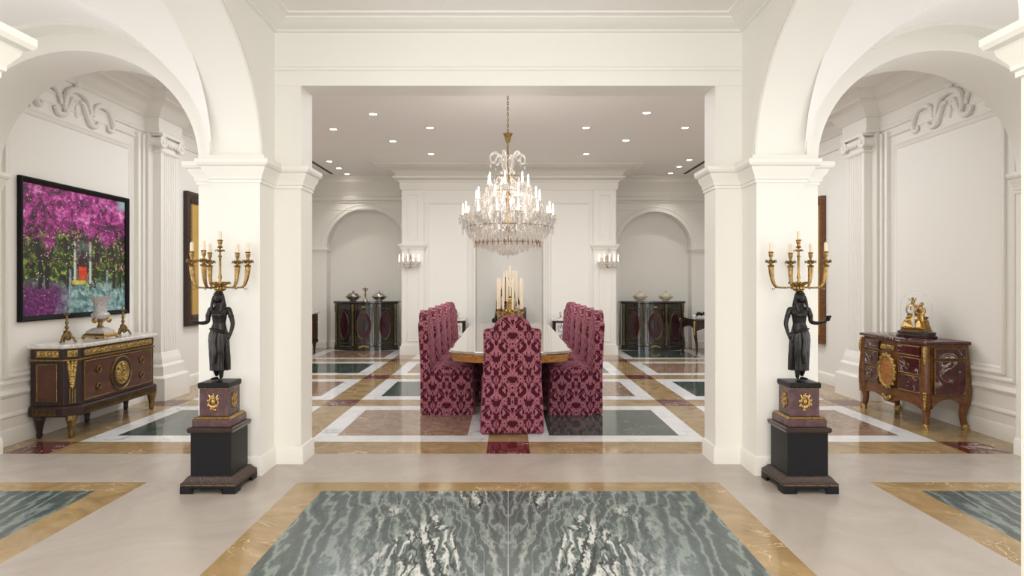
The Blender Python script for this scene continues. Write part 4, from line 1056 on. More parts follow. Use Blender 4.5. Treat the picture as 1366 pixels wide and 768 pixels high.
b = MB(); b.rectstack([(.02, .012), (.022, .02), (.018, .034), (.006, .05), (0, .053)], 0, 0, .19, .19)
for sx in (-1, 1):
    for sy in (-1, 1): b.ell((sx*.105, sy*.105, .012), (.02, .02, .012), 10, 6)
b.build('base', M['gold'], ur, 30)
def pricket(loc, lab):
    t = thing('candlestick', lab, 'candlestick', loc, .4)
    b = MB()
    for k in range(3):
        a = 2*PI*k/3; c_, s_ = math.cos(a), math.sin(a)
        b.tube([(r_*c_, r_*s_, z_) for r_, z_ in ((.025, .085), (.035, .05), (.055, .04), (.062, .02), (.075, .008))], [.014, .013, .012, .010, .009], 8)
        b.ell((.072*c_, .072*s_, .008), (.013, .013, .008), 8, 6); b.ell((.03*math.cos(a+1), .03*math.sin(a+1), .045), (.016, .016, .03), 8, 6)
    b.lathe([(.03, .03), (.034, .06), (.028, .09), (.032, .1), (.02, .11)], seg=14); b.build('tripod_foot', M['brass'], t)
    b = MB(); b.lathe([(.018, .105), (.01, .125), (.02, .14), (.012, .155), (.009, .17), (.016, .185), (.010, .2), (.009, .255), (.022, .262), (.026, .268), (.008, .272), (.004, .285), (.001, .33)], seg=14); b.build('stem', M['brass'], t)
pricket((-4.22, 6.02, .874), 'brass tripod pricket candlestick nearest the camera on the left commode')
pricket((-4.24, 6.93, .874), 'brass tripod pricket candlestick behind the grey urn on the left commode')

# painting of blossom trees
def canvas_mat():
    m, nt, b = nmat('oil_painting'); N = NB(nt); f = N.m; L = nt.links
    tc = nt.nodes.new('ShaderNodeTexCoord'); sp = nt.nodes.new('ShaderNodeSeparateXYZ'); L.new(tc.outputs['UV'], sp.inputs[0])
    U, V = sp.outputs[0], sp.outputs[1]
    def noise(sc, det=5, dist=.5, rough=.6):
        n = nt.nodes.new('ShaderNodeTexNoise'); n.inputs['Scale'].default_value = sc; n.inputs['Detail'].default_value = det; n.inputs['Distortion'].default_value = dist; n.inputs['Roughness'].default_value = rough
        L.new(tc.outputs['UV'], n.inputs['Vector']); return n.outputs['Fac']
    def ramp(src, stops, const=False):
        r = nt.nodes.new('ShaderNodeValToRGB'); els = r.color_ramp.elements
        while len(els) < len(stops): els.new(.5)
        for e, (p, c) in zip(els, stops): e.position = p; e.color = lin(c)
        if const: r.color_ramp.interpolation = 'CONSTANT'
        L.new(src, r.inputs['Fac']); return r.outputs['Color']
    def mix(fac, a, c):
        x = nt.nodes.new('ShaderNodeMix'); x.data_type = 'RGBA'; x.clamp_factor = True
        if isinstance(fac, float): x.inputs['Factor'].default_value = fac
        else: L.new(fac, x.inputs['Factor'])
        L.new(a, x.inputs[6]) if not isinstance(a, tuple) else setattr(x.inputs[6], 'default_value', lin(a))
        L.new(c, x.inputs[7]) if not isinstance(c, tuple) else setattr(x.inputs[7], 'default_value', lin(c))
        return x.outputs[2]
    def sm(x, a, c):
        r = nt.nodes.new('ShaderNodeMapRange'); r.interpolation_type = 'SMOOTHSTEP'; r.inputs['From Min'].default_value = a; r.inputs['From Max'].default_value = c
        L.new(x, r.inputs['Value']); return r.outputs[0]
    def dabs(sc, th, seed=0):
        v = nt.nodes.new('ShaderNodeTexVoronoi'); v.inputs['Scale'].default_value = sc
        mp = nt.nodes.new('ShaderNodeMapping'); mp.inputs['Location'].default_value = (seed, seed*1.7, 0); L.new(tc.outputs['UV'], mp.inputs[0]); L.new(mp.outputs[0], v.inputs['Vector'])
        return f('LESS_THAN', v.outputs['Distance'], th), v.outputs['Color']
    n1, n2, n3, n4 = noise(6, 8, .6, .7), noise(20, 9, .8, .75), noise(44, 5, .8, .75), noise(3, 3)
    # garden: dark greens with lime light
    col = ramp(n2, [(.36, (8, 14, 12)), (.46, (20, 34, 18)), (.53, (60, 88, 28)), (.58, (140, 160, 44)), (.66, (214, 214, 130))])
    # pale path and water low down
    low = f('SUBTRACT', 1.0, sm(f('ADD', V, f('MULTIPLY', f('SUBTRACT', n1, .5), .35)), .14, .30))
    col = mix(low, col, ramp(n2, [(.3, (34, 60, 70)), (.45, (84, 128, 132)), (.55, (150, 186, 186)), (.66, (216, 228, 226))]))
    # purple bank, lower left
    pb = f('MULTIPLY', f('SUBTRACT', 1.0, sm(f('ADD', U, f('MULTIPLY', n1, .25)), .38, .58)), f('SUBTRACT', 1.0, sm(f('ADD', V, f('MULTIPLY', n3, .12)), .24, .36)))
    col = mix(pb, col, ramp(n3, [(.35, (48, 16, 52)), (.5, (96, 30, 92)), (.62, (150, 70, 150)), (.72, (220, 196, 224))]))
    # trunks
    for cx, wdt, ben in ((.10, .018, .05), (.24, .016, -.04), (.36, .008, .03), (.70, .012, -.05), (.84, .016, .03), (.93, .01, .02)):
        ctr = f('ADD', cx, f('MULTIPLY', f('SINE', f('MULTIPLY', V, 5.0)), ben))
        t_ = f('LESS_THAN', f('ABSOLUTE', f('SUBTRACT', U, f('ADD', ctr, f('MULTIPLY', f('SUBTRACT', n3, .5), .03)))), wdt)
        t_ = f('MULTIPLY', t_, f('MULTIPLY', f('GREATER_THAN', V, .2), f('LESS_THAN', V, .62))); col = mix(t_, col, (28, 22, 24))
    # gate: pale pillars, shadowed arch, red door
    def rect(a, c, d, e): return f('MULTIPLY', f('MULTIPLY', f('GREATER_THAN', U, a), f('LESS_THAN', U, c)), f('MULTIPLY', f('GREATER_THAN', V, d), f('LESS_THAN', V, e)))
    col = mix(rect(.445, .625, .26, .60), col, ramp(n3, [(.4, (50, 78, 60)), (.6, (120, 140, 120))]))
    for a in (.445, .60): col = mix(rect(a, a+.02, .24, .60), col, (206, 208, 206))
    ar = f('ADD', f('POWER', f('DIVIDE', f('SUBTRACT', U, .535), .062), 2.0), f('POWER', f('DIVIDE', f('SUBTRACT', V, .38), .10), 2.0))
    col = mix(f('MULTIPLY', f('LESS_THAN', ar, 1.0), f('GREATER_THAN', V, .28)), col, (44, 22, 34))
    col = mix(rect(.492, .575, .275, .385), col, ramp(n3, [(.4, (170, 34, 16)), (.6, (238, 84, 26))]))
    col = mix(rect(.43, .56, .235, .268), col, ramp(n2, [(.4, (190, 170, 40)), (.6, (232, 214, 90))]))
    # lamp posts
    for a in (.40, .78): col = mix(rect(a, a+.022, .12, .36), col, ramp(n3, [(.4, (90, 110, 124)), (.6, (176, 190, 200))]))
    # blossom canopy
    can = sm(f('ADD', f('SUBTRACT', V, f('MULTIPLY', f('ABSOLUTE', f('SUBTRACT', U, .5)), -.12)), f('ADD', f('MULTIPLY', f('SUBTRACT', n1, .5), .7), f('MULTIPLY', f('SUBTRACT', n3, .5), .35))), .58, .70)
    blo = ramp(f('ADD', -.25, f('MULTIPLY', 1.5, f('ADD', f('ADD', f('MULTIPLY', n2, .5), f('MULTIPLY', n3, .2)), f('MULTIPLY', n1, .3)))), [(.36, (26, 6, 24)), (.44, (88, 12, 70)), (.50, (156, 26, 124)), (.56, (200, 60, 162)), (.62, (226, 130, 202)), (.68, (244, 214, 236))])
    col = mix(can, col, blo)
    hi = f('MULTIPLY', f('MULTIPLY', sm(n1, .52, .64), sm(V, .62, .8)), f('GREATER_THAN', n3, .5)); col = mix(f('MULTIPLY', hi, .75), col, (240, 176, 224))
    sh = f('MULTIPLY', f('MULTIPLY', f('LESS_THAN', n1, .47), f('LESS_THAN', n2, .52)), f('MULTIPLY', f('GREATER_THAN', V, .4), f('LESS_THAN', V, .9))); col = mix(f('MULTIPLY', sh, .8), col, (34, 10, 32))
    lf = f('MULTIPLY', f('MULTIPLY', f('GREATER_THAN', n3, .57), f('LESS_THAN', n2, .5)), f('MULTIPLY', f('GREATER_THAN', V, .4), f('LESS_THAN', V, .7))); col = mix(lf, col, (190, 160, 60))
    dk = f('MULTIPLY', f('GREATER_THAN', n3, .56), f('MULTIPLY', f('LESS_THAN', f('ADD', V, f('MULTIPLY', n1, .2)), .86), f('GREATER_THAN', V, .42))); col = mix(dk, col, (36, 18, 30))
    for sc, th, sd, lo, hi, cc in ((36, .26, 0, .36, .72, (190, 60, 150)), (44, .22, 3, .14, .66, (232, 226, 200)), (40, .22, 5, .36, .62, (196, 176, 60)), (34, .24, 8, .6, 1, (236, 150, 210)), (50, .24, 11, .35, .75, (30, 30, 26))):
        dmk, _ = dabs(sc, th, sd); nn = noise(7+sd, 2, 0)
        col = mix(f('MULTIPLY', f('MULTIPLY', dmk, f('GREATER_THAN', nn, .55)), f('MULTIPLY', f('GREATER_THAN', V, lo), f('LESS_THAN', V, hi))), col, cc)
    sk = f('MULTIPLY', sm(U, .88, .97), sm(V, .88, .96)); col = mix(sk, col, (150, 190, 196))
    L.new(col, b.inputs['Base Color']); b.inputs['Roughness'].default_value = .45
    return m
M['canvas'] = canvas_mat()
def picture(name, lab, cat, X, s, y0, y1, z0, z1, fmat, fw, fh, cmat, prof=None):
    """hangs on a side wall; s = +1 faces +x"""
    t = thing(name, lab, cat, (X+s*.002, (y0+y1)/2, (z0+z1)/2), 0)
    a, h = (y1-y0)/2, (z1-z0)/2
    b = MB(); b.frame('x', 0, s, -a, a, -h, h, prof or [(0, .0), (0, fh), (fw*.25, fh+.006), (fw*.8, fh*.8), (fw, fh*.5), (fw, .004)]); b.build('frame', fmat, t, 0)
    c = MB(); c.box(s*.004, s*(fh*.25), -a+fw, a-fw, -h+fw, h-fw); o = c.build('canvas', cmat, t, 0)
    uv = o.data.uv_layers.new(name='UVMap')
    for p in o.data.polygons:
        for li in p.loop_indices:
            v = o.data.vertices[o.data.loops[li].vertex_index].co; uv.data[li].uv = ((v.y+a-fw)/(2*a-2*fw), (v.z+h-fw)/(2*h-2*fw))
    return t
M['blackframe'] = plain('black_frame', (24, 23, 22), .6, spec=.15)
picture('painting', 'large oil painting of magenta blossom trees and a red gate in a black frame', 'painting', XL, 1, 5.70, 7.34, 1.085, 2.42, M['blackframe'], .05, .034, M['canvas'])
M['goldfill'] = plain('gold_ground', (206, 168, 92), .5, .3, noise=.06, scale=3)  # flat golden colour inside both side-wall frames
M['beadframe'] = plain('dark_beaded_frame', (52, 32, 26), .35, noise=.3, scale=80, bump=.5, bscale=110)
pt = picture('framed_panel', 'tall dark carved frame with plain golden ground, on the wall beyond the left pilaster', 'picture', XL, 1, 8.62, 9.9, .84, 2.70, M['beadframe'], .15, .06, M['goldfill'])
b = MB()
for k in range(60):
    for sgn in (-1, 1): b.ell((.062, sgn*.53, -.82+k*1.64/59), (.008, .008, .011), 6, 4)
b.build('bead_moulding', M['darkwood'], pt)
picture('framed_panel', 'gilt wooden frame edge behind the right statue, on the wall beyond the right pilaster', 'picture', XR, -1, 9.02, 10.2, .56, 2.69, M['honey'], .12, .07, M['goldfill'])

# ------------------------------------------------------------------ right gallery bay: commode of dark red marble panels
rc = thing('commode', 'honey-coloured bombe commode with dark red marble panels and cabriole legs, right wall', 'commode', (4.315, 6.72, 0), -PI/2)
LX, DY, BK = .56, .215, .195
def serp(grow, z, n=24):
    """plan outline: serpentine front at -y"""
    pts = []
    for i in range(n+1):
        t_ = -1+2*i/n; pts.append((t_*(LX+grow), -DY-grow-.035*math.cos(PI*t_/2)**1.0+.02*math.cos(PI*t_*1.5)*0, z))
    pts += [(LX+grow, BK, z), (-LX-grow, BK, z)]
    return pts
def fy(x): return -DY-.035*math.cos(PI*x/LX/2)
b = MB()
bo = [(-.02, .30), (.0, .36), (.012, .46), (.015, .56), (.006, .68), (.0, .80), (.0, .832)]
b.rings([serp(g-.01, z) for g, z in bo]); b.build('carcass', M['honey'], rc, 40)
b = MB(); b.rings([serp(g, z) for g, z in ((.006, .832), (.022, .838), (.028, .85), (.022, .864), (.012, .868))]); b.build('marble_top', M['griotte'], rc, 30)
# aprons with a curved lower edge
b = MB(); n = 30; lo, hi = [], []
for i in range(n+1):
    t_ = -1+2*i/n; x = t_*(LX-.02); lo.append((x, .16+.12*abs(t_)**.6*(1-abs(t_)**3) if abs(t_) > .18 else .175, fy(x)))
    hi.append((x, .34, fy(x)))
rs = [[(x, y-.006+dy, z) for (x, z, y), dy in zip(lo, [0]*(n+1))]]
b.rings([[(x, y-.004, z) for x, z, y in hi], [(x, y-.008, z) for x, z, y in lo], [(x, y+.03, z) for x, z, y in lo], [(x, y+.03, z) for x, z, y in hi]], close=False)
for s_ in (-1, 1):
    lo = [(-.17+.33*i/16, .30-.10*abs(2*i/16-1)**2.2) for i in range(17)]
    b.prism(lo+[(.16, .36), (-.17, .36)], s_*(LX-.03), s_*(LX-.005), 'x')
b.build('apron', M['honey'], rc, 40)
for sx in (-1, 1):
    for sy in (-1, 1):
        c = MB(); ox, oy = sx*.7, sy*.7
        x0, y0 = sx*(LX-.035), (-DY+.01 if sy < 0 else BK-.035)
        pp = spl([(x0, y0, .82), (x0+ox*.012, y0+oy*.012, .62), (x0+ox*.022, y0+oy*.022, .42), (x0+ox*.015, y0+oy*.015, .28), (x0-ox*.005, y0-oy*.005, .14), (x0+ox*.012, y0+oy*.012, .03), (x0+ox*.02, y0+oy*.02, .0)], 6)
        c.tube(pp, lerpl([.042, .044, .05, .048, .034, .026, .03], len(pp)), 8); lg = c.build('leg', M['honey'], rc, 50)
        g = MB()
        if sy < 0:
            for k in range(12):
                t_ = k/11; g.ell((x0+ox*(.035+.02*math.sin(PI*t_)), y0+oy*(.035+.02*math.sin(PI*t_)), .80-.18*t_), (.022*(1-.5*t_), .022*(1-.5*t_), .02), 8, 6)
            g.build('corner_mount', M['relief'], lg, 40); g = MB()
            for k in range(6): g.ell((x0+ox*.055, y0+oy*.055, .36-.03*k), (.022-.002*k, .022-.002*k, .02), 8, 6)
        if sy < 0: g.build('knee_mount', M['relief'], lg, 40); g = MB()
        g.lathe([(.034, .0), (.036, .02), (.03, .05), (.02, .055)], (x0+ox*.018, y0+oy*.018, 0), 10)
        g.build('sabot', M['relief'], lg, 40)
def front_patch(b, x0, x1, z0, z1, off, n=10):
    vs, k = [], 0
    for i in range(n+1):
        x = x0+(x1-x0)*i/n
        vs.append([(x, fy(x)-off, z0), (x, fy(x)-off, z1), (x, fy(x)+.02, z1), (x, fy(x)+.02, z0)])
    b.rings(vs)
def front_frame(b, x0, x1, z0, z1, off, rad=.008):
    pts = [(x0, fy(x0)-off, z0), ((x0+x1)/2, fy((x0+x1)/2)-off, z0), (x1, fy(x1)-off, z0), (x1, fy(x1)-off, z1), ((x0+x1)/2, fy((x0+x1)/2)-off, z1), (x0, fy(x0)-off, z1), (x0, fy(x0)-off, z0)]
    b.tube(pts, rad, 6)
for (x0, x1, z0, z1) in ((-.48, -.17, .715, .80), (.17, .48, .715, .80), (-.48, -.19, .53, .68), (.19, .48, .53, .68), (-.48, -.19, .35, .50), (.19, .48, .35, .50)):
    d = MB(); front_patch(d, x0, x1, z0, z1, .018); d = d.build('drawer_panel', M['griotte'], rc, 30)
    q = MB(); front_frame(q, x0-.004, x1+.004, z0-.004, z1+.004, .016, .007); q.build('gilt_frame', M['brass'], d, 50)
    if z0 < .7:
        xm, zm = (x0+x1)/2, (z0+z1)/2
        q = MB(); q.tube([(xm+.022*math.cos(2*PI*i/16), fy(xm)-.026, zm-.01+.022*math.sin(2*PI*i/16)) for i in range(17)], .004, 6); q.ell((xm, fy(xm)-.022, zm+.014), (.01, .01, .01), 8, 6); q.build('ring_pull', M['brass'], d)
for s_ in (-1, 1):
    for z0, z1 in ((.705, .80), (.35, .675)):
        d = MB(); d.box(s_*(LX-.01), s_*(LX+.022), -.15, .145, z0, z1); d = d.build('end_panel', M['griotte'], rc, 0)
        q = MB(); band_frame(q, 'x', s_*(LX+.01), s_, -.16, .155, z0-.008, z1+.008, .012, .016); q.build('gilt_frame', M['brass'], d, 0)
# centre medallion
q = MB(); el = [(.135*math.cos(2*PI*i/32), .165*math.sin(2*PI*i/32)) for i in range(33)]
q.tube([(x, fy(x)-.03, .505+z) for x, z in el], .014, 8)
for k in range(16):
    a = 2*PI*k/16; q.ell((.15*math.cos(a), fy(.15*math.cos(a))-.03, .505+.18*math.sin(a)), (.018, .012, .014), 8, 6)
for k in range(9): q.ell((-.06+.015*k, fy(0)-.03, .205+.03*abs(k-4)/4), (.018, .014, .022), 8, 6)
q.build('medallion_frame', M['relief'], rc, 40)
q = MB(); q.rings([[(.13*math.cos(2*PI*i/32), fy(.13*math.cos(2*PI*i/32))-o_, .505+.16*math.sin(2*PI*i/32)) for i in range(32)] for o_ in (.0, .028)]); q.build('medallion', M['tablerim'], rc, 30)
q = MB()
for k in range(7): q.ell((-.1+.033*k, fy(0)-.022, .757), (.016, .008, .03), 8, 6, Matrix.Rotation(.5, 3, 'Y'))
q.build('frieze_mount', M['relief'], rc, 40)

# clock under a glass dome
ck = thing('mantel_clock', 'gilt figural clock with white dial under a glass dome on the red marble commode', 'clock', (4.29, 6.62, .870), -PI/2+.35)
b = MB(); b.lathe([(0, 0), (1, 0), (1.02, .006), (1.02, .022), (.94, .028), (.92, .04), (.96, .046), (.96, .058), (.86, .066), (0, .066)], seg=40); b.xf(Matrix.Diagonal((.205, .13, 1, 1))); b.build('base', M['darkwood'], ck, 40)
b = MB(); b.box(-.10, .10, -.045, .045, .066, .105); b.box(-.108, .108, -.05, .05, .066, .08)
for k in range(9): b.ell((-.092+.023*k, -.046, .094), (.015, .012, .013), 8, 6)
b.rings([[(x*w_, y*w_*.7, z) for x, y in ((-1, -1), (1, -1), (1, 1), (-1, 1))] for w_, z in ((.085, .105), (.07, .15), (.045, .19), (.044, .215))])
for k in range(64):
    a = random.uniform(0, 6.28); z = random.uniform(.105, .23); r_ = .095-.05*(z-.105)/.115; b.ell((r_*math.cos(a)-.015, r_*.6*math.sin(a), z), (.017, .013, .02), 8, 6, Matrix.Rotation(a, 3, 'Y'))
b.build('case', M['gold'], ck, 40)
c = MB(); c.lathe([(0, -.028), (.046, -.028), (.052, -.02), (.052, .022), (.04, .028), (0, .028)], seg=28); c.xf(Matrix.Translation((-.03, -.0, .262)) @ Matrix.Rotation(PI/2, 4, 'X')); c.build('drum', M['gold'], ck, 40)
c = MB(); c.lathe([(0, .029), (.036, .030), (.038, .0275)], seg=28); c.xf(Matrix.Translation((-.03, 0, .262)) @ Matrix.Rotation(PI/2, 4, 'X')); dl = c.build('dial', plain('enamel', (240, 238, 230), .2), ck, 40)
c = MB(); c.box(-.0315, -.0285, -.033, -.031, .262, .288); c.box(-.03, -.014, -.033, -.031, .2605, .2635)
for k in range(12): c.box(-.03+.031*math.cos(PI*k/6)-.0015, -.03+.031*math.cos(PI*k/6)+.0015, -.0325, -.031, .262+.031*math.sin(PI*k/6)-.003, .262+.031*math.sin(PI*k/6)+.003)
c.build('hands_and_hours', M['black'], dl, 0)
GROW = 1
# draped figure leaning on the case, with cupid on top
g = MB(); g.rings([[(.05+rx*math.cos(2*PI*i/16)+dx, ry*math.sin(2*PI*i/16), z) for i in range(16)] for rx, ry, z, dx in ((.035, .03, .1, 0), (.03, .026, .15, 0), (.024, .02, .2, 0), (.02, .016, .235, 0), (.024, .018, .265, -.004), (.026, .016, .28, -.005), (.01, .01, .292, -.005))])
g.ell((.045, -.004, .31), (.015, .016, .019), 10, 8); g.ell((.046, .004, .318), (.017, .016, .016), 10, 8)
g.tube(spl([(.022, 0, .28), (.0, -.02, .265), (-.01, -.01, .30)], 4), [.009]*9, 6); g.tube(spl([(.07, 0, .28), (.085, -.01, .25), (.08, -.03, .22)], 4), [.009]*9, 6)
remesh(g, 'figure', .003, M['gold'], ck, 1)
g = MB(); g.ell((-.03, 0, .335), (.016, .014, .024), 10, 8); g.ell((-.032, -.004, .366), (.012, .012, .013), 10, 8)
for s_ in (-1, 1): g.tube([(-.03+s_*.012, 0, .345), (-.03+s_*.03, -.006, .355), (-.03+s_*.034, -.01, .375)], [.006, .005, .004], 6); g.tube([(-.03+s_*.008, -.005, .322), (-.03+s_*.014, -.02, .31), (-.03+s_*.012, -.02, .29)], [.008, .007, .005], 6)
remesh(g, 'cupid', .0025, M['gold'], ck, 1)
g = MB(); g.box(.012, .03, -.062, -.058, .10, .235); g.build('white_column', plain('white_enamel', (236, 234, 228), .3), ck, 0, .002)
g = MB()
g.box(.07, .10, -.02, .02, .08, .16); g.lathe([(.012, .16), (.022, .165), (.02, .172), (.008, .178), (.018, .19), (.022, .2), (0, .205)], (.085, 0, 0), 12); g.build('side_stand', M['gold'], ck, 30)
M['glass'] = plain('clear_glass', (255, 255, 255), .0); M['glass'].node_tree.nodes['Principled BSDF'].inputs['Transmission Weight'].default_value = 1; M['glass'].node_tree.nodes['Principled BSDF'].inputs['IOR'].default_value = 1.08
prof = [(160e-3, .066), (160e-3, .33)]+[(160e-3*math.cos(a), .33+.15*math.sin(a)) for a in [PI/2*i/10 for i in range(1, 10)]]+[(.004, .48)]
inn = [(r_-.003 if r_ > .01 else .002, z-.003 if z > .07 else z) for r_, z in prof[::-1]]
b = MB(); rs = [[(r_*math.cos(2*PI*i/36), r_*.66*math.sin(2*PI*i/36), z) for i in range(36)] for r_, z in prof+inn]
b.rings(rs, cap0=False, cap1=False); b.build('glass_dome', M['glass'], ck, 60)

for o in list(ck.children):
    if o.name.split('.')[0] not in ('base', 'glass_dome'): o.scale = (1.22, 1.22, 1.13); o.location.z = .066*(1-1.13)
# ------------------------------------------------------------------ against the far wall
M['boulle'] = plain('black_boulle', (30, 26, 26), .18, coat=.6)
M['boulleb'] = plain('brass_inlay', (96, 84, 58), .3, .8, noise=.5, scale=70)
M['oval'] = plain('burgundy_oval', (58, 20, 30), .16, coat=.6)
def back_cabinet(cx, lab):
    t = thing('cabinet', lab, 'cabinet', (cx, 13.62, 0), 0)
    Wd, Dp = .66, .34
    def out(g, z, n=36):
        pts = []
        for i in range(n+1):
            a = -1+2*i/n; x = a*(Wd+g)
            y = -(Dp+g)*(1-.62*abs(a)**2.4)-.018*abs(math.cos(a*PI*1.5))
            pts.append((x, y, z))
        return pts+[(Wd+g, .16, z), (-Wd-g, .16, z)]
    def fyc(x): a = x/Wd; return -Dp*(1-.62*abs(a)**2.4)-.018*abs(math.cos(a*PI*1.5))
    b = MB(); b.rings([out(.0, .08), out(0, 1.0)]); b.build('carcass', M['boulle'], t, 30)
    b = MB(); b.rings([out(.02, 0), out(.02, .085), out(.005, .10)]); b.build('plinth', M['boulle'], t, 30)
    b = MB(); b.rings([out(.01, .985), out(.03, .995), (out(.035, 1.02)), out(.03, 1.04)]); b.build('top', M['boulle'], t, 30)
    for x in (-.63, -.235, .235, .63):
        c = MB(); c.lathe([(.03, .1), (.034, .14), (.022, .17), (.024, .5), (.022, .80), (.034, .84), (.028, .87), (.036, .9), (.03, .985)], (x, fyc(x)-.012, 0), 12)
        for k in range(8): c.ell((x+.006*math.sin(k*2.1), fyc(x)-.034, .18+.08*k), (.013, .010, .03), 8, 6)
        c.build('gilt_column', M['boulleb'], t)
    for xc, hw in ((-.435, .115), (0, .17), (.435, .115)):
        p = MB(); n = 32
        el = [(hw*.86*math.cos(2*PI*i/n), .29*math.sin(2*PI*i/n)) for i in range(n)]
        p.rings([[(xc+x, fyc(xc+x)-o, .53+z) for x, z in el] for o in (-.005, .008)]); p = p.build('oval_panel', M['oval'], t, 40)
        q = MB(); q.tube([(xc+x*1.04, fyc(xc+x*1.04)-.008, .53+z*1.02) for x, z in el+[el[0]]], .008, 6)
        for zz in (.16, .89): q.tube([(xc-hw, fyc(xc-hw)-.004, zz), (xc, fyc(xc)-.004, zz), (xc+hw, fyc(xc+hw)-.004, zz)], .008, 6)
        for xx in (-hw, hw): q.tube([(xc+xx, fyc(xc+xx)-.004, .16), (xc+xx, fyc(xc+xx)-.004, .89)], .006, 6)
        q.build('brass_frame', M['boulleb'], p, 40)
    q = MB()
    for k in range(9): a = -1+k/4; q.ell((.09*a, fyc(.09*a)-.02, .07+.03*(1-abs(a))), (.02, .014, .025), 8, 6)
    for k in range(5): q.ell((-.03+.015*k, fyc(0)-.015, .92), (.012, .012, .022), 8, 6)
    q.build('gilt_mask', M['relief'], t, 40)
    return t
back_cabinet(-3.045, 'black bow-fronted cabinet with burgundy ovals under the left back arch')
back_cabinet(3.10, 'black bow-fronted cabinet with burgundy ovals under the right back arch')
def tureen(x, lab, mat):
    t = thing('tureen', lab, 'tureen', (x, 13.52, 1.04), 0)
    b = MB(); b.lathe([(0, 0), (.075, 0), (.08, .008), (.06, .016), (.065, .024), (.11, .04), (.132, .08), (.138, .095), (.125, .098)], seg=24, sy=.75); b.build('bowl', mat, t)
    b = MB(); b.lathe([(.134, .098), (.132, .112), (.11, .145), (.065, .17), (.025, .178), (0, .18)], seg=24, sy=.75); l = b.build('lid', mat, t)
    b = MB(); b.lathe([(.010, .175), (.014, .19), (.026, .205), (.022, .22), (.0, .226)], seg=12); b.build('knob', mat, l)
    for s_ in (-1, 1):
        b = MB(); b.tube(spl([(s_*.115, 0, .07), (s_*.15, 0, .08), (s_*.155, 0, .105), (s_*.12, 0, .095)], 4), .007, 6); b.build('handle', mat, t)
M['pewter'] = plain('pewter', (150, 138, 128), .3, .9, noise=.2, scale=30); M['bisque'] = plain('pale_porcelain', (196, 184, 168), .3, noise=.12, scale=30)
tureen(-3.33, 'darker lidded tureen left of the thin candlestick on the left black cabinet', M['pewter'])
tureen(-2.77, 'bright silver lidded tureen right of the thin candlestick on the left black cabinet', M['chrome'])
tureen(2.83, 'pale pinkish lidded tureen, left one on the right black cabinet', M['bisque'])
tureen(3.38, 'pale greenish lidded tureen, right one on the right black cabinet', plain('celadon_porcelain', (190, 186, 160), .3, noise=.12, scale=30))
t = thing('candlestick', 'thin figural candlestick between the two tureens on the left black cabinet', 'candlestick', (-3.06, 13.48, 1.04))
b = MB(); b.lathe([(0, 0), (.06, 0), (.06, .012), (.045, .03), (.03, .06), (.018, .075)], seg=16); b.build('foot', M['chrome'], t)
b = MB(); b.lathe([(.016, .07), (.012, .10), (.02, .13), (.014, .16), (.01, .19), (.018, .215), (.012, .23)], seg=12)
for s_ in (-1, 1): b.tube([(0, 0, .215), (s_*.03, 0, .225), (s_*.045, 0, .25)], [.008, .007, .006], 6); b.lathe([(.006, .25), (.018, .26), (.014, .275)], (s_*.045, 0, 0), 10)
b.lathe([(.01, .23), (.02, .25), (.015, .285), (0, .29)], seg=10); b.build('stem', M['brass'], t)

# dark side chest on the left wall
t = thing('chest', 'dark wooden side chest on tapering legs against the far left wall', 'chest', (-4.13, 12.35, 0), PI/2)
b = MB(); b.rings([[(x, y, z) for x, y in ((-.5-g, .245), (-.5-g, -.24-g), (.5+g, -.24-g), (.5+g, .245))] for g, z in ((0, .22), (.012, .26), (0, .30), (0, .66), (.008, .68), (0, .70), (0, .80))]); b.build('carcass', M['darkwood'], t, 30)
b = MB(); b.rectstack([(.0, .80), (.025, .81), (.03, .83), (.02, .85)], 0, .0, 1.0, .48); b.build('top', M['cabtop'], t, 0)
for sx in (-.45, .45):
    for sy in (-.19, .19): b = MB(); b.lathe([(.015, 0), (.02, .02), (.016, .05), (.035, .2), (.04, .22)], (sx, sy, 0), 12); b.build('leg', M['darkwood'], t)
for x0, x1, z0, z1 in ((-.46, .46, .71, .79), (-.46, -.02, .33, .64), (.02, .46, .33, .64)):
    b = MB(); b.box(x0, x1, -.252, -.235, z0, z1); p = b.build('front_panel', M['redwood'], t, 0); q = MB(); band_frame(q, 'y', -.245, -1, x0, x1, z0, z1, .014, .012); q.build('brass_frame', M['boulleb'], p, 0)
b = MB(); b.box(-.512, -.495, -.19, .19, .33, .64); p = b.build('end_panel', M['redwood'], t, 0); q = MB(); band_frame(q, 'x', -.505, -1, -.2, .2, .32, .65, .014, .012); q.build('brass_frame', M['boulleb'], p, 0)
b = MB(); b.box(-.506, -.495, -.2, .2, .71, .79); b.build('end_frieze', M['relief'], t, 0)
t = thing('bowl', 'small lidded metal bowl on the dark chest at far left', 'bowl', (-4.0, 12.05, .85))
b = MB(); b.lathe([(0, 0), (.05, 0), (.04, .015), (.07, .04), (.085, .07), (.08, .075)], seg=18); b.build('body', M['pewter'], t)
b = MB(); b.lathe([(.082, .075), (.06, .105), (.025, .118), (.012, .13), (.018, .145), (0, .15)], seg=18); b.build('lid', M['pewter'], t)

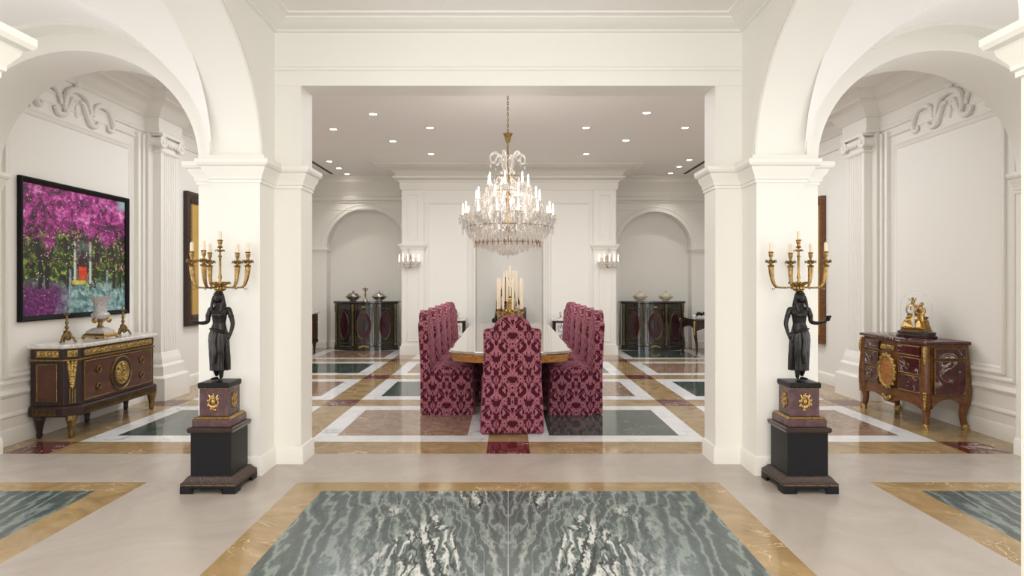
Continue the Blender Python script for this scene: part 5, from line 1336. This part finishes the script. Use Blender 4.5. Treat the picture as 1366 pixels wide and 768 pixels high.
# writing table on the right wall
t = thing('console_table', 'dark writing table with gilt-mounted cabriole legs by the far right wall', 'table', (4.02, 12.62, 0), -PI/2)
b = MB(); n = 20
fr = [(-.5+1.0*i/n, -.42-.025*math.cos(PI*(-1+2*i/n)*1.5)) for i in range(n+1)]
b.rings([[(x*k, y*k2, z) for x, y in fr+[(.5, .44), (-.5, .44)]] for k, k2, z in ((1.0, 1.0, .695), (1.03, 1.02, .70), (1.04, 1.03, .715), (1.03, 1.02, .728))]); b.build('top', M['boulle'], t, 30)
b = MB(); b.rings([[(x*1.035, y*1.025, z) for x, y in fr+[(.5, .44), (-.5, .44)]] for z in (.703, .719)]); b.build('gilt_edge', M['brass'], t, 30)
b = MB()
for s_ in (-1, 1):
    lo = [(-.40+.82*i/16, .50+.09*math.sin(PI*i/16)) for i in range(17)]; b.prism(lo+[(.42, .70), (-.40, .70)], s_*.46, s_*.485, 'x')
lo = [(-.47+.94*i/16, .50+.08*math.sin(PI*i/16)) for i in range(17)]; b.prism(lo+[(.47, .70), (-.47, .70)], -.405, -.38, 'y'); b.prism([(-.47, .52), (.47, .52), (.47, .7), (-.47, .7)], .40, .42, 'y')
b.build('apron', M['darkwood'], t, 30)
for sx in (-1, 1):
    for sy in (-1, 1):
        x0, y0 = sx*.465, sy*.395
        pp = spl([(x0, y0, .69), (x0+sx*.02, y0+sy*.025, .60), (x0+sx*.015, y0+sy*.02, .45), (x0-sx*.015, y0-sy*.015, .25), (x0-sx*.02, y0-sy*.02, .10), (x0+sx*.015, y0+sy*.015, .0)], 6)
        b = MB(); b.tube(pp, lerpl([.04, .046, .036, .026, .02, .024], len(pp)), 8); l = b.build('leg', M['darkwood'], t, 50)
        g = MB()
        for k in range(9): g.ell((x0+sx*.045, y0+sy*.045, .68-.03*k), (.022-.0012*k, .022-.0012*k, .022), 8, 6)
        g.build('gilt_mount', M['gold'], l, 40); g = MB(); g.ell((x0+sx*.02, y0+sy*.02, .026), (.03, .03, .025), 8, 6); g.build('sabot', M['gold'], l, 40)
t = thing('ornament', 'low dark jagged ornament on the writing table at far right', 'ornament', (3.98, 12.45, .735))
b = MB(); b.box(-.26, .30, -.06, .06, 0, .045); b.build('stand', M['cabtop'], t, 0, .004)
b = MB()
for k in range(12):
    x = -.25+.045*k; b.ell((x, random.uniform(-.03, .03), .075+.015*(k % 2)), (.028, .03, .035), 8, 6); b.tube([(x, 0, .09), (x+random.uniform(-.02, .02), 0, .13)], [.012, .004], 6)
b.build('dark_crest', M['black'], t)
t = thing('small_vase', 'small pale vase at the near corner of the writing table', 'vase', (3.63, 12.28, .728))
b = MB(); b.lathe([(0, 0), (.022, 0), (.018, .015), (.03, .04), (.032, .06), (.014, .085), (.02, .10)], seg=14); b.build('body', M['cabtop'], t)
b = MB(); b.lathe([(.018, .1), (.02, .107), (.012, .107)], seg=14); b.build('rim', M['brass'], t)

# marble-fronted cabinets against the central block
M['carved'] = plain('carved_marble', (214, 208, 202), .4, noise=.25, scale=60, bump=.4, bscale=60)
def side_cab(cx, s, lab):
    t = thing('side_cabinet', lab, 'cabinet', (cx, 12.24, 0))
    hw = .36
    b = MB(); b.rings([[(x*s, y, z) for x, y in ((-hw, .2), (-hw, -.14), (hw-.05, -.14), (hw, -.08), (hw, .2))] for z in (0, .70)]); b.build('carcass', M['darkwood'], t, 0, .004)
    b = MB(); b.rings([[(x*s*k, y*k, z) for x, y in ((-hw, .2), (-hw, -.14), (hw-.05, -.14), (hw, -.08), (hw, .2))] for k, z in ((1.02, .70), (1.06, .705), (1.06, .735), (1.04, .742))]); b.build('marble_top', M['cabtop'], t, 0)
    b = MB(); b.box(s*(-hw+.03), s*(hw-.055), -.15, -.139, .08, .66); p = b.build('carved_front', M['carved'], t, 0)
    q = MB()
    for zz in (.18, .37, .56):
        for xx in (-.22, -.03, .2): [q.tube(spl([(s*xx, -.151, zz-.07), (s*xx+m_*.06, -.151, zz-.03), (s*xx+m_*.05, -.151, zz+.05), (s*xx+m_*.015, -.151, zz+.03), (s*xx+m_*.03, -.151, zz)], 4), .006, 6) for m_ in (-1, 1)]; q.ell((s*xx, -.15, zz+.06), (.012, .008, .02), 8, 6)
    q.build('dark_scrolls', M['boulleb'], p, 40)
    o = thing('ornament', 'small silver finial ornament on the marble cabinet '+('left' if s > 0 else 'right')+' of the niche', 'ornament', (cx+s*.20, 12.22, .742))
    b = MB(); b.lathe([(0, 0), (.05, 0), (.045, .012), (.02, .025), (.018, .05), (.03, .07), (.012, .09), (.008, .12), (.014, .13), (0, .14)], seg=14); b.build('stem', M['chrome'], o)
    b = MB()
    for q_ in range(3): a = 2*PI*q_/3; b.tube([(0, 0, .06), (.03*math.cos(a), .03*math.sin(a), .08), (.045*math.cos(a), .045*math.sin(a), .12)], [.006, .005, .004], 6)
    b.build('branches', M['chrome'], o)
side_cab(-1.19, 1, 'marble-topped carved cabinet left of the niche, behind the left chairs')
side_cab(1.22, -1, 'marble-topped carved cabinet right of the niche, behind the right chairs')

# dark bronze group in the niche
t = thing('console_table', 'plain dark console in the central niche behind the table', 'table', (.03, 12.88, 0))
b = MB(); b.box(-.42, .42, -.2, .2, .50, .545); b.build('top', M['darkwood'], t, 0, .004)
for sx in (-.37, .37):
    for sy in (-.15, .15): b = MB(); b.box(sx-.03, sx+.03, sy-.03, sy+.03, 0, .50); b.build('leg', M['darkwood'], t, 0, .003)
b = MB(); b.box(-.38, .38, -.16, .16, .42, .50); b.build('apron', M['darkwood'], t, 0)
t = thing('sculpture', 'tall dark bronze sculpture in the niche, seen behind the candelabrum', 'sculpture', (.02, 12.88, .547))
b = MB(); b.rectstack([(0, 0), (0, .05), (-.02, .07)], 0, 0, .62, .26)
b.rings([[(-.06+rx*(1+.08*math.cos(5*2*PI*i/24))*math.cos(2*PI*i/24)+dx, ry*math.sin(2*PI*i/24), z) for i in range(24)] for rx, ry, z, dx in ((.18, .11, .06, 0), (.17, .11, .25, .02), (.13, .09, .42, .03), (.10, .075, .56, .02), (.12, .08, .70, .01), (.10, .06, .80, 0), (.03, .03, .83, 0), (.028, .03, .87, 0))])
b.ell((-.06, -.01, .935), (.05, .058, .07), 12, 10); b.ell((-.06, .01, .95), (.056, .06, .065), 12, 10)
b.tube(spl([(-.16, 0, .74), (-.22, -.03, .55), (-.24, -.05, .35), (-.28, -.08, .14)], 5), lerpl([.045, .04, .034, .03], 16), 8)
b.ell((-.29, -.08, .12), (.07, .06, .06), 10, 8)
b.tube(spl([(.05, 0, .74), (.13, -.02, .6), (.2, -.04, .48), (.26, -.04, .42)], 5), lerpl([.045, .04, .034, .03], 16), 8)
remesh(b, 'figure', .012, M['bronze'], t, 2)
b = MB(); b.box(.215, .345, -.1, .1, .05, .385); b.build('block', M['darkwood'], t, 0, .006)

# crystal wall sconces
def sconce(x, lab):
    t = thing('wall_sconce', lab, 'wall light', (x, 12.52, 1.86))
    b = MB(); b.rings([[(.07*k*math.cos(2*PI*i/20), y, .13*k*math.sin(2*PI*i/20)) for i in range(20)] for k, y in ((1, 0), (1, -.012), (.7, -.025), (.2, -.03))]); b.build('backplate', M['oldgold'], t, 40)
    b = MB(); b.lathe([(.01, -.12), (.03, -.09), (.02, -.05), (.014, .05), (.02, .1), (.012, .2), (.03, .22), (.012, .26), (0, .28)], (0, -.05, 0), 12); b.build('stem', M['crystal'], t)
    cr = MB()
    for k, (ax, ay) in enumerate(((-.19, -.06), (-.10, -.15), (.0, -.2), (.10, -.15), (.19, -.06))):
        b = MB(); b.tube(spl([(0, -.05, -.05), (ax*.5, ay*.5-.03, -.10), (ax, ay, -.06), (ax, ay, -.01)], 5), .009, 6); b.lathe([(.008, -.02), (.032, -.008), (.035, 0), (.012, .004)], (ax, ay, 0), 10); b.build('arm', M['crystal'], t)
        part_from(bme, 'candle', t, (ax, ay, .0))
        for q in range(5):
            an = 2*PI*q/5; cr.join(drop, Matrix.Translation((ax+.032*math.cos(an), ay+.032*math.sin(an), -.04)) @ Matrix.Scale(1.4, 4)); cr.join(drop, Matrix.Translation((ax+.02*math.cos(an), ay+.02*math.sin(an), -.10)) @ Matrix.Scale(1.2, 4))
    for k in range(40):
        a = random.uniform(PI, 2*PI); r_ = random.uniform(.04, .16); cr.join(drop, Matrix.Translation((r_*math.cos(a), -.04+.7*r_*math.sin(a), random.uniform(-.14, .16)*(1.2-r_*5))) @ Matrix.Scale(1.4, 4))
    tag(cr.build('crystal_drops', M['crystal'], t, 0), kind='stuff')
sconce(-1.965, 'crystal candle wall sconce on the pilaster left of the niche')
sconce(1.985, 'crystal candle wall sconce on the pilaster right of the niche')
